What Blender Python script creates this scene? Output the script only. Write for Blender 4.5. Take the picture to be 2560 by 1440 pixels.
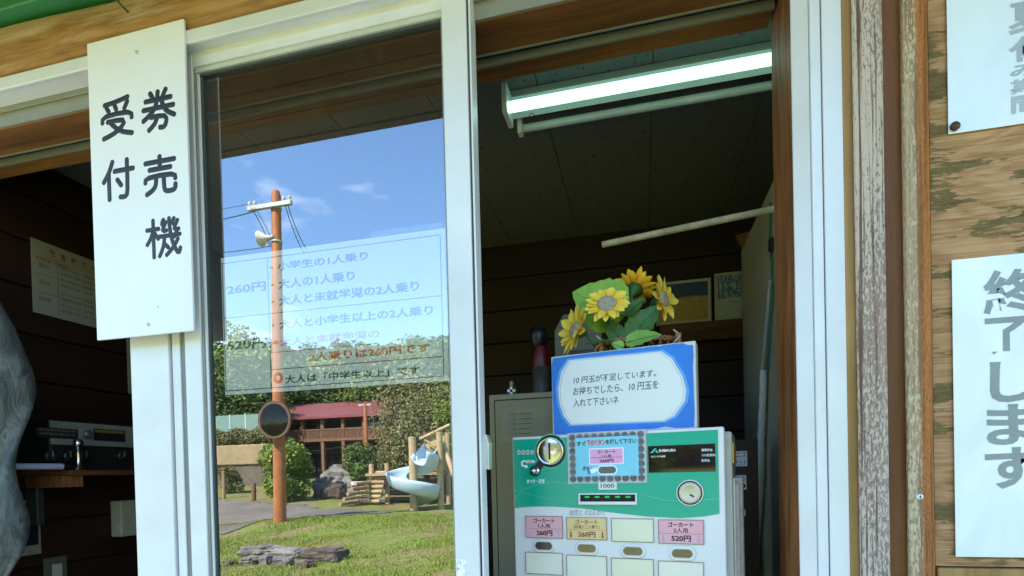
import bpy, math, random
import numpy as np
from mathutils import Vector, Matrix
R_ = math.radians
rng = np.random.default_rng(7); random.seed(7)
S = bpy.context.scene
for o in list(bpy.data.objects): bpy.data.objects.remove(o)

# ------------------------------------------------------------------ camera
FPX, CX, CY, YAW, PITCH, ROLL = 1362., 1280., 1197., .2347, -.0134, -.0245
fw = np.array([-math.sin(YAW)*math.cos(PITCH), math.cos(YAW)*math.cos(PITCH), math.sin(PITCH)])
rt0 = np.array([math.cos(YAW), math.sin(YAW), 0]); up0 = np.cross(rt0, fw)
rt = math.cos(ROLL)*rt0+math.sin(ROLL)*up0; up = -math.sin(ROLL)*rt0+math.cos(ROLL)*up0
CAM = np.array([0, -1., 1.5])
cam = bpy.data.cameras.new('camera'); camo = bpy.data.objects.new('camera', cam)
S.collection.objects.link(camo); S.camera = camo
cam.sensor_width = 36; cam.lens = FPX/2560*36; cam.shift_y = (CY-720)/2560
cam.clip_start = .02; cam.clip_end = 2000
camo.matrix_world = Matrix(((rt[0], up[0], -fw[0], CAM[0]), (rt[1], up[1], -fw[1], CAM[1]), (rt[2], up[2], -fw[2], CAM[2]), (0, 0, 0, 1)))

# ------------------------------------------------------------------ light
SUN_EL, SUN_AZ = R_(47), R_(-24)      # azimuth from +y towards +x
W = bpy.data.worlds.new('World'); S.world = W; W.use_nodes = True
nt = W.node_tree; nt.nodes.clear()
def wn(t, **k):
    n = nt.nodes.new(t)
    for a, b in k.items(): setattr(n, a, b)
    return n
out = wn('ShaderNodeOutputWorld'); bg = wn('ShaderNodeBackground'); sky = wn('ShaderNodeTexSky')
sky.sky_type = 'NISHITA'; sky.sun_disc = False; sky.sun_elevation = SUN_EL; sky.sun_rotation = SUN_AZ
sky.air_density = 1.3; sky.dust_density = .1; sky.ozone_density = 1.5
tc = wn('ShaderNodeTexCoord'); mp = wn('ShaderNodeMapping'); mp.inputs['Scale'].default_value = (1, 1, 2.6)
nz = wn('ShaderNodeTexNoise'); nz.inputs['Scale'].default_value = 2.3; nz.inputs['Detail'].default_value = 8; nz.inputs['Roughness'].default_value = .56
rp = wn('ShaderNodeValToRGB'); rp.color_ramp.elements[0].position = .62; rp.color_ramp.elements[1].position = .84
sx = wn('ShaderNodeSeparateXYZ'); lo = wn('ShaderNodeMapRange')
lo.inputs['From Min'].default_value = .62; lo.inputs['From Max'].default_value = .15; lo.inputs['To Min'].default_value = .35; lo.inputs['To Max'].default_value = 1
mu = wn('ShaderNodeMath', operation='MULTIPLY'); mx = wn('ShaderNodeMix', data_type='RGBA')
mx.inputs['B'].default_value = (11, 11.5, 12.3, 1)
L = nt.links.new
L(tc.outputs['Generated'], mp.inputs['Vector']); L(mp.outputs[0], nz.inputs['Vector']); L(nz.outputs['Fac'], rp.inputs[0])
L(tc.outputs['Generated'], sx.inputs[0]); L(sx.outputs['Z'], lo.inputs['Value'])
L(rp.outputs[0], mu.inputs[0]); L(lo.outputs[0], mu.inputs[1]); L(mu.outputs[0], mx.inputs['Factor'])
tn = wn('ShaderNodeMix', data_type='RGBA', blend_type='MULTIPLY'); tn.inputs['Factor'].default_value = 1; tn.inputs['B'].default_value = (.76, .96, 1.17, 1)
L(sky.outputs[0], tn.inputs['A']); L(tn.outputs['Result'], mx.inputs['A']); L(mx.outputs['Result'], bg.inputs[0]); L(bg.outputs[0], out.inputs[0])
bg.inputs[1].default_value = .15
sun = bpy.data.lights.new('sun', 'SUN'); suno = bpy.data.objects.new('sun', sun); S.collection.objects.link(suno)
sun.energy = 5.0; sun.angle = R_(.53); sun.color = (1, .94, .87)
sd = Vector((math.sin(SUN_AZ)*math.cos(SUN_EL), math.cos(SUN_AZ)*math.cos(SUN_EL), math.sin(SUN_EL)))
suno.rotation_euler = sd.to_track_quat('Z', 'Y').to_euler(); suno.location = sd*30
S.view_settings.view_transform = 'Standard'; S.view_settings.look = 'None'; S.view_settings.gamma = 1
S.view_settings.use_curve_mapping = False; S.view_settings.exposure = 2.33
S.render.engine = 'CYCLES'; S.cycles.max_bounces = 10; S.cycles.transparent_max_bounces = 12
S.cycles.sample_clamp_indirect = 6; S.cycles.caustics_reflective = False; S.cycles.caustics_refractive = False

# ------------------------------------------------------------------ measuring
def ray(px, py): return fw+rt*(px-CX)/FPX-up*(py-CY)/FPX
def P(px, py, Y=0.):
    d = ray(px, py); return CAM+d*(Y-CAM[1])/d[1]
def PX(px, py, X):
    d = ray(px, py); return CAM+d*(X-CAM[0])/d[0]
def PZ(px, py, Z):
    d = ray(px, py); return CAM+d*(Z-CAM[2])/d[2]
def rect(x0, y0, x1, y1, Y=0.):       # upright rectangle on the plane y = Y
    xm, ym = (x0+x1)/2, (y0+y1)/2
    return P(x0, ym, Y)[0], P(x1, ym, Y)[0], P(xm, y1, Y)[2], P(xm, y0, Y)[2]
GL = .012                              # front face of the glass
def V(px, py, D):                      # a place seen in the glass, D metres away in depth
    p = P(px, py, D-1); return np.array([p[0], 2*GL-p[1], p[2]])

def pr(p):
    v = np.array(p, float)-CAM; return np.array([CX+FPX*(v@rt)/(v@fw), CY-FPX*(v@up)/(v@fw)])
def hs(p, d=(1, 0, 0)):                # how steeply a level line through p runs in the picture
    a, b = pr(p), pr(np.array(p)+np.array(d)*.01); return abs((b[1]-a[1])/(b[0]-a[0]))
def shrink(a, b, c, d, m): h = max((d-b)-m*(c-a), .42*(d-b)); return (b+d)/2-h/2, (b+d)/2+h/2
# ------------------------------------------------------------------ materials
MATS = {}
class NT:
    def __init__(s, name):
        s.m = bpy.data.materials.new(name); s.m.use_nodes = True; s.t = s.m.node_tree
        s.b = s.t.nodes['Principled BSDF']; s.o = s.t.nodes['Material Output']
    def n(s, t, ins=None, **k):
        n = s.t.nodes.new(t)
        for a, b in k.items(): setattr(n, a, b)
        for a, b in (ins or {}).items():
            if isinstance(b, bpy.types.NodeSocket): s.t.links.new(b, n.inputs[a])
            else: n.inputs[a].default_value = b
        return n
    def l(s, a, b): s.t.links.new(a, b)
    def coord(s, scale=(1, 1, 1), kind='Object', rot=(0, 0, 0)):
        c = s.n('ShaderNodeTexCoord'); oi = s.n('ShaderNodeObjectInfo')
        m = s.n('ShaderNodeMapping', {'Vector': c.outputs[kind], 'Scale': scale, 'Rotation': rot})
        mm = s.n('ShaderNodeMath', {0: oi.outputs['Random'], 1: 7.3}, operation='MULTIPLY')
        a = s.n('ShaderNodeVectorMath', {0: m.outputs[0]}, operation='ADD'); s.l(mm.outputs[0], a.inputs[1])
        return a.outputs[0]
    def noise(s, v, sc, det=4, ro=.55, dist=0):
        return s.n('ShaderNodeTexNoise', {'Vector': v, 'Scale': sc, 'Detail': det, 'Roughness': ro, 'Distortion': dist}).outputs['Fac']
    def ramp(s, f, stops):
        r = s.n('ShaderNodeValToRGB', {0: f}); e = r.color_ramp.elements
        while len(e) < len(stops): e.new(.5)
        for i, (p, c) in enumerate(stops):
            e[i].position = p; e[i].color = (*c, 1) if len(c) == 3 else c
        return r.outputs[0]
    def mix(s, f, a, b, mode='MIX'):
        n = s.n('ShaderNodeMix', data_type='RGBA', blend_type=mode)
        for k, v in (('Factor', f), ('A', a), ('B', b)):
            if isinstance(v, bpy.types.NodeSocket): s.l(v, n.inputs[k])
            else: n.inputs[k].default_value = (*v, 1) if isinstance(v, tuple) else v
        return n.outputs['Result']
    def bump(s, h, st=.3, d=.002):
        n = s.n('ShaderNodeBump', {'Height': h, 'Strength': st, 'Distance': d}); s.l(n.outputs[0], s.b.inputs['Normal'])
    def col(s, c):
        if isinstance(c, tuple): s.b.inputs['Base Color'].default_value = (*c, 1)
        else: s.l(c, s.b.inputs['Base Color'])
    def set(s, rough=.5, metal=0., spec=None, **k):
        s.b.inputs['Roughness'].default_value = rough; s.b.inputs['Metallic'].default_value = metal
        if spec is not None: s.b.inputs['Specular IOR Level'].default_value = spec
        return s.m
def plain(name, c, rough=.5, metal=0., var=.12, sc=30, bump=.0, spec=None, dirt=None):
    if name in MATS: return MATS[name]
    s = NT(name); v = s.coord()
    n1 = s.noise(v, sc, 5); n2 = s.noise(v, sc*.15, 3)
    lo_ = tuple(max(0, x*(1-var)) for x in c); hi = tuple(min(1, x*(1+var)) for x in c)
    cc = s.ramp(s.n('ShaderNodeMath', {0: n1, 1: n2}, operation='MULTIPLY').outputs[0], [(.12, lo_), (.4, hi)])
    if dirt: cc = s.mix(s.ramp(n2, [(.5, (0, 0, 0)), (.72, (.6, .6, .6))]), cc, dirt)
    s.col(cc)
    if bump: s.bump(n1, bump)
    MATS[name] = s.set(rough, metal, spec); return MATS[name]
def wood(name, dark, light, axis='x', sc=1., rough=.6, bump=.35, rings=22, knots=True, spec=.35):
    if name in MATS: return MATS[name]
    s = NT(name); st = [14*sc]*3; st['xyz'.index(axis)] = .9*sc
    v = s.coord(tuple(st)); fine = s.noise(v, 6, 6, .65)
    sw = [4*sc]*3; sw['xyz'.index(axis)] = .35*sc
    v2 = s.coord(tuple(sw)); w = s.noise(v2, 1.6, 3, .5, .6)
    band = s.n('ShaderNodeMath', {0: w, 1: rings*1.}, operation='MULTIPLY').outputs[0]
    band = s.n('ShaderNodeMath', {0: band}, operation='SINE').outputs[0]
    band = s.n('ShaderNodeMapRange', {'Value': band, 'From Min': -1., 'From Max': 1.}).outputs[0]
    md = tuple((a+b)/2 for a, b in zip(dark, light))
    c = s.ramp(band, [(0, dark), (.45, md), (1, light)])
    c = s.mix(.55, c, s.ramp(fine, [(.3, dark), (.7, light)]))
    c = s.mix(s.ramp(s.noise(s.coord((3, 3, 3)), 1.5, 3), [(.35, (0, 0, 0)), (.75, (.4, .4, .4))]), c, tuple(x*.6 for x in dark))
    s.col(c); s.bump(s.mix(.5, band, fine), bump, .0015)
    MATS[name] = s.set(rough, 0, spec); return MATS[name]
def peeling(name, base_d, base_l, flake=(.62, .55, .52), grey=(.33, .27, .25), cover=.5, orange=None):
    if name in MATS: return MATS[name]
    s = NT(name); v = s.coord((190, 60, 3.2)); g = s.noise(v, 1, 5, .6)
    v3 = s.coord((110, 110, 34)); f = s.noise(v3, 2.6, 8, .75); big = s.noise(s.coord((9, 9, 2.2)), 1, 3)
    c = s.ramp(g, [(.3, base_d), (.5, grey), (.66, base_l)])
    fl = s.n('ShaderNodeMath', {0: f, 1: s.n('ShaderNodeMath', {0: big, 1: .4, 2: .32}, operation='MULTIPLY_ADD').outputs[0]}, operation='ADD').outputs[0]
    m = s.ramp(fl, [(1.030-cover*.16, (0, 0, 0)), (1.10-cover*.16, (1, 1, 1))])
    gm = s.ramp(g, [(.36, (0, 0, 0)), (.44, (1, 1, 1))])
    m2 = s.mix(1., m, gm, 'MULTIPLY')
    c = s.mix(m2, c, flake)
    if orange:
        x = s.n('ShaderNodeSeparateXYZ', {0: s.n('ShaderNodeTexCoord').outputs['Generated']}).outputs['X']
        xx = s.n('ShaderNodeMath', {0: x, 1: s.n('ShaderNodeMath', {0: g, 1: .35}, operation='MULTIPLY').outputs[0]}, operation='ADD').outputs[0]
        c = s.mix(s.ramp(xx, [(.60, (0, 0, 0)), (.74, (1, 1, 1))]), c, s.ramp(g, [(.35, tuple(k*.6 for k in orange)), (.6, orange)]))
    s.col(c); h = s.mix(.6, g, m2); s.bump(h, .9, .003)
    MATS[name] = s.set(.85, 0, .15); return MATS[name]
def plywood():
    s = NT('plywood'); v = s.coord((1.5, 1, 44)); w = s.noise(v, 5.5, 9, .74, .4); sw = s.noise(s.coord((2.0, 1, 6)), 2.0, 3, .5, 1.2)
    b = s.n('ShaderNodeMath', {0: s.n('ShaderNodeMath', {0: sw, 1: 38.}, operation='MULTIPLY').outputs[0]}, operation='SINE').outputs[0]
    b = s.n('ShaderNodeMapRange', {'Value': b, 'From Min': -1., 'From Max': 1.}).outputs[0]
    c = s.ramp(w, [(.28, (.17, .075, .03)), (.5, (.43, .23, .105)), (.7, (.60, .37, .215))])
    c = s.mix(.3, c, s.ramp(b, [(0, (.22, .09, .03)), (1, (.55, .33, .18))]))
    moss = s.noise(s.coord((2.6, 1, 9)), 1.9, 6, .62); fine = s.noise(s.coord((14, 1, 90)), 2, 4, .7)
    mm = s.n('ShaderNodeMath', {0: moss, 1: s.n('ShaderNodeMath', {0: fine, 1: .28}, operation='MULTIPLY').outputs[0]}, operation='ADD').outputs[0]
    c = s.mix(s.ramp(mm, [(.672, (0, 0, 0)), (.70, (.9, .9, .9))]), c, s.ramp(fine, [(.3, (.06, .045, .015)), (.7, (.19, .145, .06))]))
    s.col(c); s.bump(w, .8, .002); return s.set(.8, 0, .15)
def emis(name, c, st):
    s = NT(name); s.b.inputs['Emission Color'].default_value = (*c, 1); s.b.inputs['Emission Strength'].default_value = st
    s.col(c); return s.set(.4)
def glassmat():
    s = NT('window_glass'); t = s.n('ShaderNodeBsdfTransparent', {'Color': (.97, 1, .99, 1)}); g = s.n('ShaderNodeBsdfGlossy', {'Color': (1, 1, 1, 1), 'Roughness': 0.})
    fr = s.n('ShaderNodeFresnel', {'IOR': 1.5}); mr = s.n('ShaderNodeMapRange', {'Value': fr.outputs[0], 'From Min': .04, 'From Max': 1., 'To Min': .235, 'To Max': 1.})
    # smears and dust on the pane
    v = s.coord((1, 1, 1)); st = s.noise(s.coord((45, 1, 1.4)), 2, 4, .6); sp = s.noise(v, 160, 2)
    df = s.n('ShaderNodeBsdfDiffuse', {'Color': (.6, .6, .55, 1)})
    m1 = s.n('ShaderNodeMixShader', {0: mr.outputs[0], 1: t.outputs[0], 2: g.outputs[0]})
    dm = s.n('ShaderNodeMath', {0: s.ramp(st, [(.5, (.004,)*3), (.8, (.03,)*3)]), 1: s.ramp(sp, [(.74, (0,)*3), (.8, (.12,)*3)])}, operation='ADD')
    m2 = s.n('ShaderNodeMixShader', {0: dm.outputs[0], 1: m1.outputs[0], 2: df.outputs[0]})
    s.l(m2.outputs[0], s.o.inputs['Surface']); return s.m
def foliage(name, dark, light, yellow=None):
    s = NT(name); g = s.n('ShaderNodeNewGeometry'); rnd = g.outputs['Random Per Island']
    v = s.coord((1, 1, 1)); n = s.noise(v, .55, 3)
    f = s.n('ShaderNodeMath', {0: s.n('ShaderNodeMath', {0: rnd, 1: .55}, operation='MULTIPLY').outputs[0], 1: s.n('ShaderNodeMath', {0: n, 1: .5}, operation='MULTIPLY').outputs[0]}, operation='ADD').outputs[0]
    st = [(.1, dark), (.75, light)]
    if yellow: st.append((.88, yellow))
    s.col(s.ramp(f, st)); s.b.inputs['Subsurface Weight'].default_value = 0
    return s.set(.6, 0, .2)
M = {}
M['alu'] = plain('white_aluminium', (.68, .665, .68), .3, 0, .07, 12, spec=.7, dirt=(.53, .52, .50))
M['alu2'] = plain('grey_aluminium', (.26, .26, .225), .4, .3, .08, 20)
M['gasket'] = plain('gasket', (.06, .065, .06), .6)
M['dark'] = plain('dark_plastic', (.012, .012, .014), .35)
M['blackhole'] = plain('black_recess', (.008, .008, .008), .8)
M['jamb'] = wood('brown_jamb_wood', (.085, .026, .007), (.40, .165, .055), 'z', 2.6, .5, .8, 30)
M['beam'] = wood('brown_beam_wood', (.10, .036, .008), (.30, .125, .03), 'x', 1., .6, .3)
def logmat():
    s = NT('highlit_weathered_log'); a = s.noise(s.coord((1.2, 14, 14)), 5, 7, .7); b = s.noise(s.coord((2.2, 12, 12)), 1.6, 4, .6, .5)
    c = s.ramp(a, [(.28, (.15, .065, .015)), (.5, (.30, .15, .045)), (.72, (.42, .24, .09))])
    g = s.n('ShaderNodeSeparateXYZ', {0: s.n('ShaderNodeTexCoord').outputs['Generated']}).outputs['Z']
    k = s.n('ShaderNodeMath', {0: b, 1: s.n('ShaderNodeMath', {0: g, 1: .55}, operation='MULTIPLY').outputs[0]}, operation='ADD').outputs[0]
    c = s.mix(s.ramp(k, [(.72, (0, 0, 0)), (.86, (.75, .75, .75))]), c, s.ramp(a, [(.3, (.32, .20, .11)), (.7, (.58, .43, .30))]))  # pale weathered patches, denser towards the top as a painted highlight
    s.col(c); s.bump(a, .7, .003); return s.set(.7, 0, .25)
M['beamlog'] = logmat()
M['log'] = wood('honey_log_wood', (.17, .075, .02), (.42, .21, .075), 'x', 1., .7, .5)
M['gold'] = wood('honey_board_wood', (.24, .125, .035), (.42, .24, .085), 'z', 1.5, .6, .3)
M['recess'] = wood('reddish_board_wood', (.13, .045, .012), (.26, .10, .026), 'z', 1.5, .6, .3)
M['peel'] = peeling('weathered_board', (.11, .055, .035), (.42, .29, .225), flake=(.52, .41, .34), grey=(.31, .20, .15), cover=.25)
M['peel2'] = peeling('weathered_orange_board', (.20, .09, .04), (.48, .35, .22), flake=(.52, .40, .26), grey=(.36, .22, .13), cover=.2, orange=(.45, .17, .055))
M['ply'] = plywood()
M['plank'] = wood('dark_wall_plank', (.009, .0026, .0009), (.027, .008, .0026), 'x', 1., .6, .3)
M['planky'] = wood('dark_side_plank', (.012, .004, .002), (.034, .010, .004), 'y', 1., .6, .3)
M['soffit'] = wood('soffit_board', (.05, .025, .012), (.10, .05, .025), 'x', 1., .7, .2)
M['green'] = plain('green_paint', (.02, .17, .055), .55, 0, .2, 8)
M['white'] = plain('white_board_paint', (.76, .74, .75), .45, 0, .04, 6)
M['screw'] = plain('screw_metal', (.5, .48, .45), .35, .8)
M['ink'] = plain('black_ink', (.018, .02, .026), .5)
M['ink2'] = plain('faded_ink', (.06, .06, .065), .5)
M['paper'] = plain('white_paper', (.90, .88, .92), .6, 0, .03, 10)
M['red'] = plain('red_ink', (.72, .015, .035), .5)
M['orangeink'] = plain('orange_ink', (.45, .10, .03), .5)
M['rust'] = plain('rusty_metal', (.10, .045, .03), .6, .4, .4, 200, .3)
M['glass'] = glassmat()
M['chrome'] = plain('chrome', (.62, .60, .57), .14, 1., .05)
M['brass'] = plain('brass', (.66, .58, .42), .5, .35, .08)
M['lead'] = plain('grey_ink', (.26, .27, .28), .6)

# ------------------------------------------------------------------ mesh builder
class MB:
    def __init__(s): s.v = []; s.f = []; s.sm = []
    def add(s, vs, fs, smooth=False):
        k = len(s.v); s.v += [tuple(map(float, p)) for p in vs]; s.f += [tuple(i+k for i in f) for f in fs]; s.sm += [smooth]*len(fs); return s
    def box(s, x0, x1, y0, y1, z0, z1):
        if x0 > x1: x0, x1 = x1, x0
        if y0 > y1: y0, y1 = y1, y0
        if z0 > z1: z0, z1 = z1, z0
        vs = [(x, y, z) for z in (z0, z1) for y in (y0, y1) for x in (x0, x1)]
        return s.add(vs, [(0, 2, 3, 1), (4, 5, 7, 6), (0, 1, 5, 4), (1, 3, 7, 5), (3, 2, 6, 7), (2, 0, 4, 6)])
    def tube(s, pts, r, n=10, cap=True):
        pts = [Vector(p) for p in pts]; rs = r if isinstance(r, (list, tuple)) else [r]*len(pts)
        ring = []; prev = None
        for i, p in enumerate(pts):
            t = (pts[min(i+1, len(pts)-1)]-pts[max(i-1, 0)]).normalized()
            if prev is None:
                a = Vector((0, 0, 1)) if abs(t.z) < .9 else Vector((1, 0, 0)); u = t.cross(a).normalized()
            else: u = (prev-t*prev.dot(t)).normalized()
            prev = u; w = t.cross(u)
            ring.append([p+(u*math.cos(2*math.pi*k/n)+w*math.sin(2*math.pi*k/n))*rs[i] for k in range(n)])
        vs = [q for rr in ring for q in rr]
        fs = [(i*n+k, i*n+(k+1) % n, (i+1)*n+(k+1) % n, (i+1)*n+k) for i in range(len(pts)-1) for k in range(n)]
        s.add(vs, fs, True)
        if cap: s.add(ring[0], [tuple(range(n))[::-1]]); s.add(ring[-1], [tuple(range(n))])
        return s
    def lathe(s, prof, c=(0, 0, 0), axis='z', n=24):
        vs = []
        for r, h in prof:
            for k in range(n):
                a = 2*math.pi*k/n; p = (r*math.cos(a), r*math.sin(a), h)
                if axis == 'y': p = (p[0], h, p[1])
                if axis == 'x': p = (h, p[0], p[1])
                vs.append((p[0]+c[0], p[1]+c[1], p[2]+c[2]))
        m = len(prof); fs = [(i*n+k, i*n+(k+1) % n, (i+1)*n+(k+1) % n, (i+1)*n+k) for i in range(m-1) for k in range(n)]
        s.add(vs, fs, True)
        if prof[0][0] > 1e-6: s.add(vs[:n], [tuple(range(n))[::-1]])
        if prof[-1][0] > 1e-6: s.add(vs[-n:], [tuple(range(n))])
        return s
    def prism(s, poly, y0, y1):        # polygon in x,z extruded along y
        n = len(poly); vs = [(p[0], y0, p[1]) for p in poly]+[(p[0], y1, p[1]) for p in poly]
        return s.add(vs, [tuple(range(n)), tuple(range(2*n-1, n-1, -1))]+[(i, (i+1) % n, n+(i+1) % n, n+i)[::-1] for i in range(n)])
    def prismx(s, poly, x0, x1):       # polygon in y,z extruded along x
        n = len(poly); vs = [(x0, p[0], p[1]) for p in poly]+[(x1, p[0], p[1]) for p in poly]
        return s.add(vs, [tuple(range(n)), tuple(range(2*n-1, n-1, -1))]+[(i, (i+1) % n, n+(i+1) % n, n+i)[::-1] for i in range(n)])
    def mesh(s, name, off=(0, 0, 0)):
        me = bpy.data.meshes.new(name); v = np.array(s.v, float)-np.array(off)
        me.from_pydata(v.tolist(), [], s.f); me.polygons.foreach_set('use_smooth', s.sm); me.update()
        import bmesh as _b
        b = _b.new(); b.from_mesh(me); _b.ops.recalc_face_normals(b, faces=b.faces); b.to_mesh(me); b.free()
        return me
def root_of(o):
    while o.parent: o = o.parent
    return o
def part(name, mb, mat, parent, bevel=0., local=False, label=None, kind=None, seg=2):
    off = (0, 0, 0) if local else tuple(root_of(parent).location)
    me = mb.mesh(name, off) if isinstance(mb, MB) else mb
    if mat: me.materials.clear(); me.materials.append(mat)
    o = bpy.data.objects.new(name, me); S.collection.objects.link(o); o.parent = parent
    if bevel: bv = o.modifiers.new('bevel', 'BEVEL'); bv.width = bevel; bv.segments = seg; bv.limit_method = 'ANGLE'
    if label: o['label'] = label
    if kind: o['kind'] = kind
    return o
def tag(o, label, cat=None, group=None, kind=None):
    o['label'] = label
    if cat: o['category'] = cat
    if group: o['group'] = group
    if kind: o['kind'] = kind
    return o
def thing(name, label, cat, loc=(0, 0, 0), rz=0., group=None, kind=None):
    o = bpy.data.objects.new(name, None); S.collection.objects.link(o); o.empty_display_size = .05
    o.location = loc; o.rotation_euler = (0, 0, rz); return tag(o, label, cat, group, kind)
def single(name, mb, mat, label, cat=None, group=None, kind=None, bevel=0., seg=2):
    v = np.array(mb.v); c = ((v[:, 0].min()+v[:, 0].max())/2, (v[:, 1].min()+v[:, 1].max())/2, v[:, 2].min())
    o = bpy.data.objects.new(name, mb.mesh(name, c)); o.data.materials.append(mat); S.collection.objects.link(o); o.location = c
    if bevel: bv = o.modifiers.new('bevel', 'BEVEL'); bv.width = bevel; bv.segments = seg; bv.limit_method = 'ANGLE'
    return tag(o, label, cat, group, kind)
def copy_tree(o, parent=None):
    c = o.copy(); S.collection.objects.link(c); c.parent = parent
    for ch in list(o.children): copy_tree(ch, c)
    return c
_tx = {}
def glyphs(txt, bold=0., shear=0., rnd=0., space=1.):
    k = (txt, bold, shear, rnd, space)
    if k in _tx: return _tx[k]
    cu = bpy.data.curves.new('t', 'FONT'); cu.body = txt; cu.size = 1; cu.offset = bold; cu.shear = shear; cu.resolution_u = 3; cu.space_line = 1.0; cu.space_character = space
    if rnd: cu.bevel_depth = rnd; cu.bevel_resolution = 2
    o = bpy.data.objects.new('t', cu); S.collection.objects.link(o)
    dg = bpy.context.evaluated_depsgraph_get(); dg.update(); me = bpy.data.meshes.new_from_object(o.evaluated_get(dg))
    v = np.zeros(len(me.vertices)*3); me.vertices.foreach_get('co', v); v = v.reshape(-1, 3)
    f = [tuple(p.vertices) for p in me.polygons]
    bpy.data.objects.remove(o); bpy.data.curves.remove(cu); bpy.data.meshes.remove(me)
    _tx[k] = (v, f); return _tx[k]
def text(mb, txt, x0, x1, z0, z1, y, th=.0, frame=None, **k):
    """lettering fitted into a rectangle; frame maps (u, depth, v) to a point"""
    v, f = glyphs(txt, **k)
    if len(v) == 0: return
    lo_, hi = v.min(0), v.max(0); u = x0+(v[:, 0]-lo_[0])/max(hi[0]-lo_[0], 1e-6)*(x1-x0); w = z0+(v[:, 1]-lo_[1])/max(hi[1]-lo_[1], 1e-6)*(z1-z0)
    d = np.full(len(v), y)-(th*(v[:, 2]-lo_[2])/max(hi[2]-lo_[2], 1e-6) if th else 0)
    pts = np.stack([u, d, w], 1)
    if frame: pts = [frame(*p) for p in pts]
    mb.add([tuple(p) for p in pts], f)

# ================================================================== THE HUT
XL, XR = -1.9, 1.25
YB, ZC = 1.475, 2.55
# --- ceiling of square acoustic tiles
def tile_mat():
    s = NT('acoustic_tile'); v = s.coord((1, 1, 1)); n = s.noise(s.coord((150, 60, 60)), 1.2, 3, .6); n2 = s.noise(v, 55, 2)
    m = s.n('ShaderNodeMath', {0: n, 1: n2}, operation='MULTIPLY').outputs[0]
    s.col(s.ramp(m, [(.13, (.09, .086, .075)), (.17, (.16, .16, .145))])); s.bump(m, .5, .002); return s.set(.9, 0, .1)
M['tile'] = tile_mat()
ceil = thing('ceiling', 'ceiling of pale grey square acoustic tiles inside the booth', None, (0, .9, ZC), kind='structure')
TS = .3045
tm = None
for j in range(-1, 7):
    y0 = .085+j*TS*1.0
    y1 = y0+TS
    if y1 < .05 or y0 > YB: continue
    sh = (j % 2)*TS*.5
    for i in range(-8, 6):
        x0 = -.255+i*TS+ (0 if j % 2 == 0 else 0)
        if x0+TS < XL or x0 > XR: continue
        g = .0012
        part('ceiling_tile', MB().box(max(x0, XL)+g, min(x0+TS, XR)-g, max(y0, .05)+g, min(y1, YB)-g, ZC, ZC+.012), M['tile'], ceil)
part('ceiling_board', MB().box(XL, XR, .04, YB+.02, ZC+.013, ZC+.03), M['blackhole'], ceil)
# --- back wall and side walls of boards
bw = thing('back_wall', 'dark brown boarded back wall inside the booth', None, (0, YB, 0), kind='structure')
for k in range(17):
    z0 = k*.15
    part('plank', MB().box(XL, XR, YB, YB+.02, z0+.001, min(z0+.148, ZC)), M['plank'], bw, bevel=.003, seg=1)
lw = thing('left_side_wall', 'dark brown boarded side wall inside the booth', None, (XL, .7, 0), kind='structure')
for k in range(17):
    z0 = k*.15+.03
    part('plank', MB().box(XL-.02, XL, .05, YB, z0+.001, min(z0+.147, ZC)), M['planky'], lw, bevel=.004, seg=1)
single('right_side_wall', MB().box(XR, XR+.05, .05, YB+.02, 0, ZC), M['planky'], 'dark right side wall of the booth', kind='structure')
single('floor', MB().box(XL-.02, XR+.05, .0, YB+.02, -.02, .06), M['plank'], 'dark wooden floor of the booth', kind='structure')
# --- outer shell
shell = MB()
shell.box(XL-.1, XR+.12, YB+.025, YB+.07, 0, 2.9).box(XL-.1, XL-.03, .03, YB+.025, 0, 2.9).box(XR+.055, XR+.12, .03, YB+.025, 0, 2.9)
single('outer_wall', shell, M['beam'], 'brown outer walls of the small timber booth', kind='structure')
part_roof = thing('roof', 'pitched roof of the ticket booth with board soffit over the window', None, (0, .4, 2.7), kind='structure')
rf = MB(); rf.prismx([(-.72, 2.79), (.75, 3.35), (2.2, 2.79), (2.2, 2.73), (-.72, 2.73)], XL-.6, XR+1.6)
part('roof_deck', rf, M['beam'], part_roof)
for k in range(6):
    part('soffit_board', MB().box(XL-.6, XR+1.6, -.70+k*.118, -.70+k*.118+.116, 2.704, 2.727), M['soffit'], part_roof, bevel=.002, seg=1)
part('fascia', MB().box(XL-.6, XR+1.6, -.735, -.702, 2.699, 2.83), M['soffit'], part_roof)
# --- front wall : below and beside the window
SILL = 1.02
fwall = thing('front_wall', 'brown timber front wall around the ticket window', None, (0, .0, 0), kind='structure')
for k in range(7):
    part('plank', MB().box(XL-.1, XR+.12, .0, .03, k*.146, k*.146+.144), M['beam'], fwall, bevel=.004, seg=1)
part('corner_post', MB().box(XL-.1, XL+.012, .03, .05, 0, 2.7), M['beam'], fwall)
part('inner_lining', MB().box(.47, XR+.05, .035, .05, SILL, 2.7), M['plank'], fwall)
part('upper_boarding', MB().box(XL-.1, XR+.12, .0205, .04, 2.56, 2.705), M['beam'], fwall)
part('inner_sill', MB().box(XL-.02, .47, .03, .30, .97, SILL), M['beam'], fwall)
HZT = P(108, 166, -.03)[2]
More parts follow.
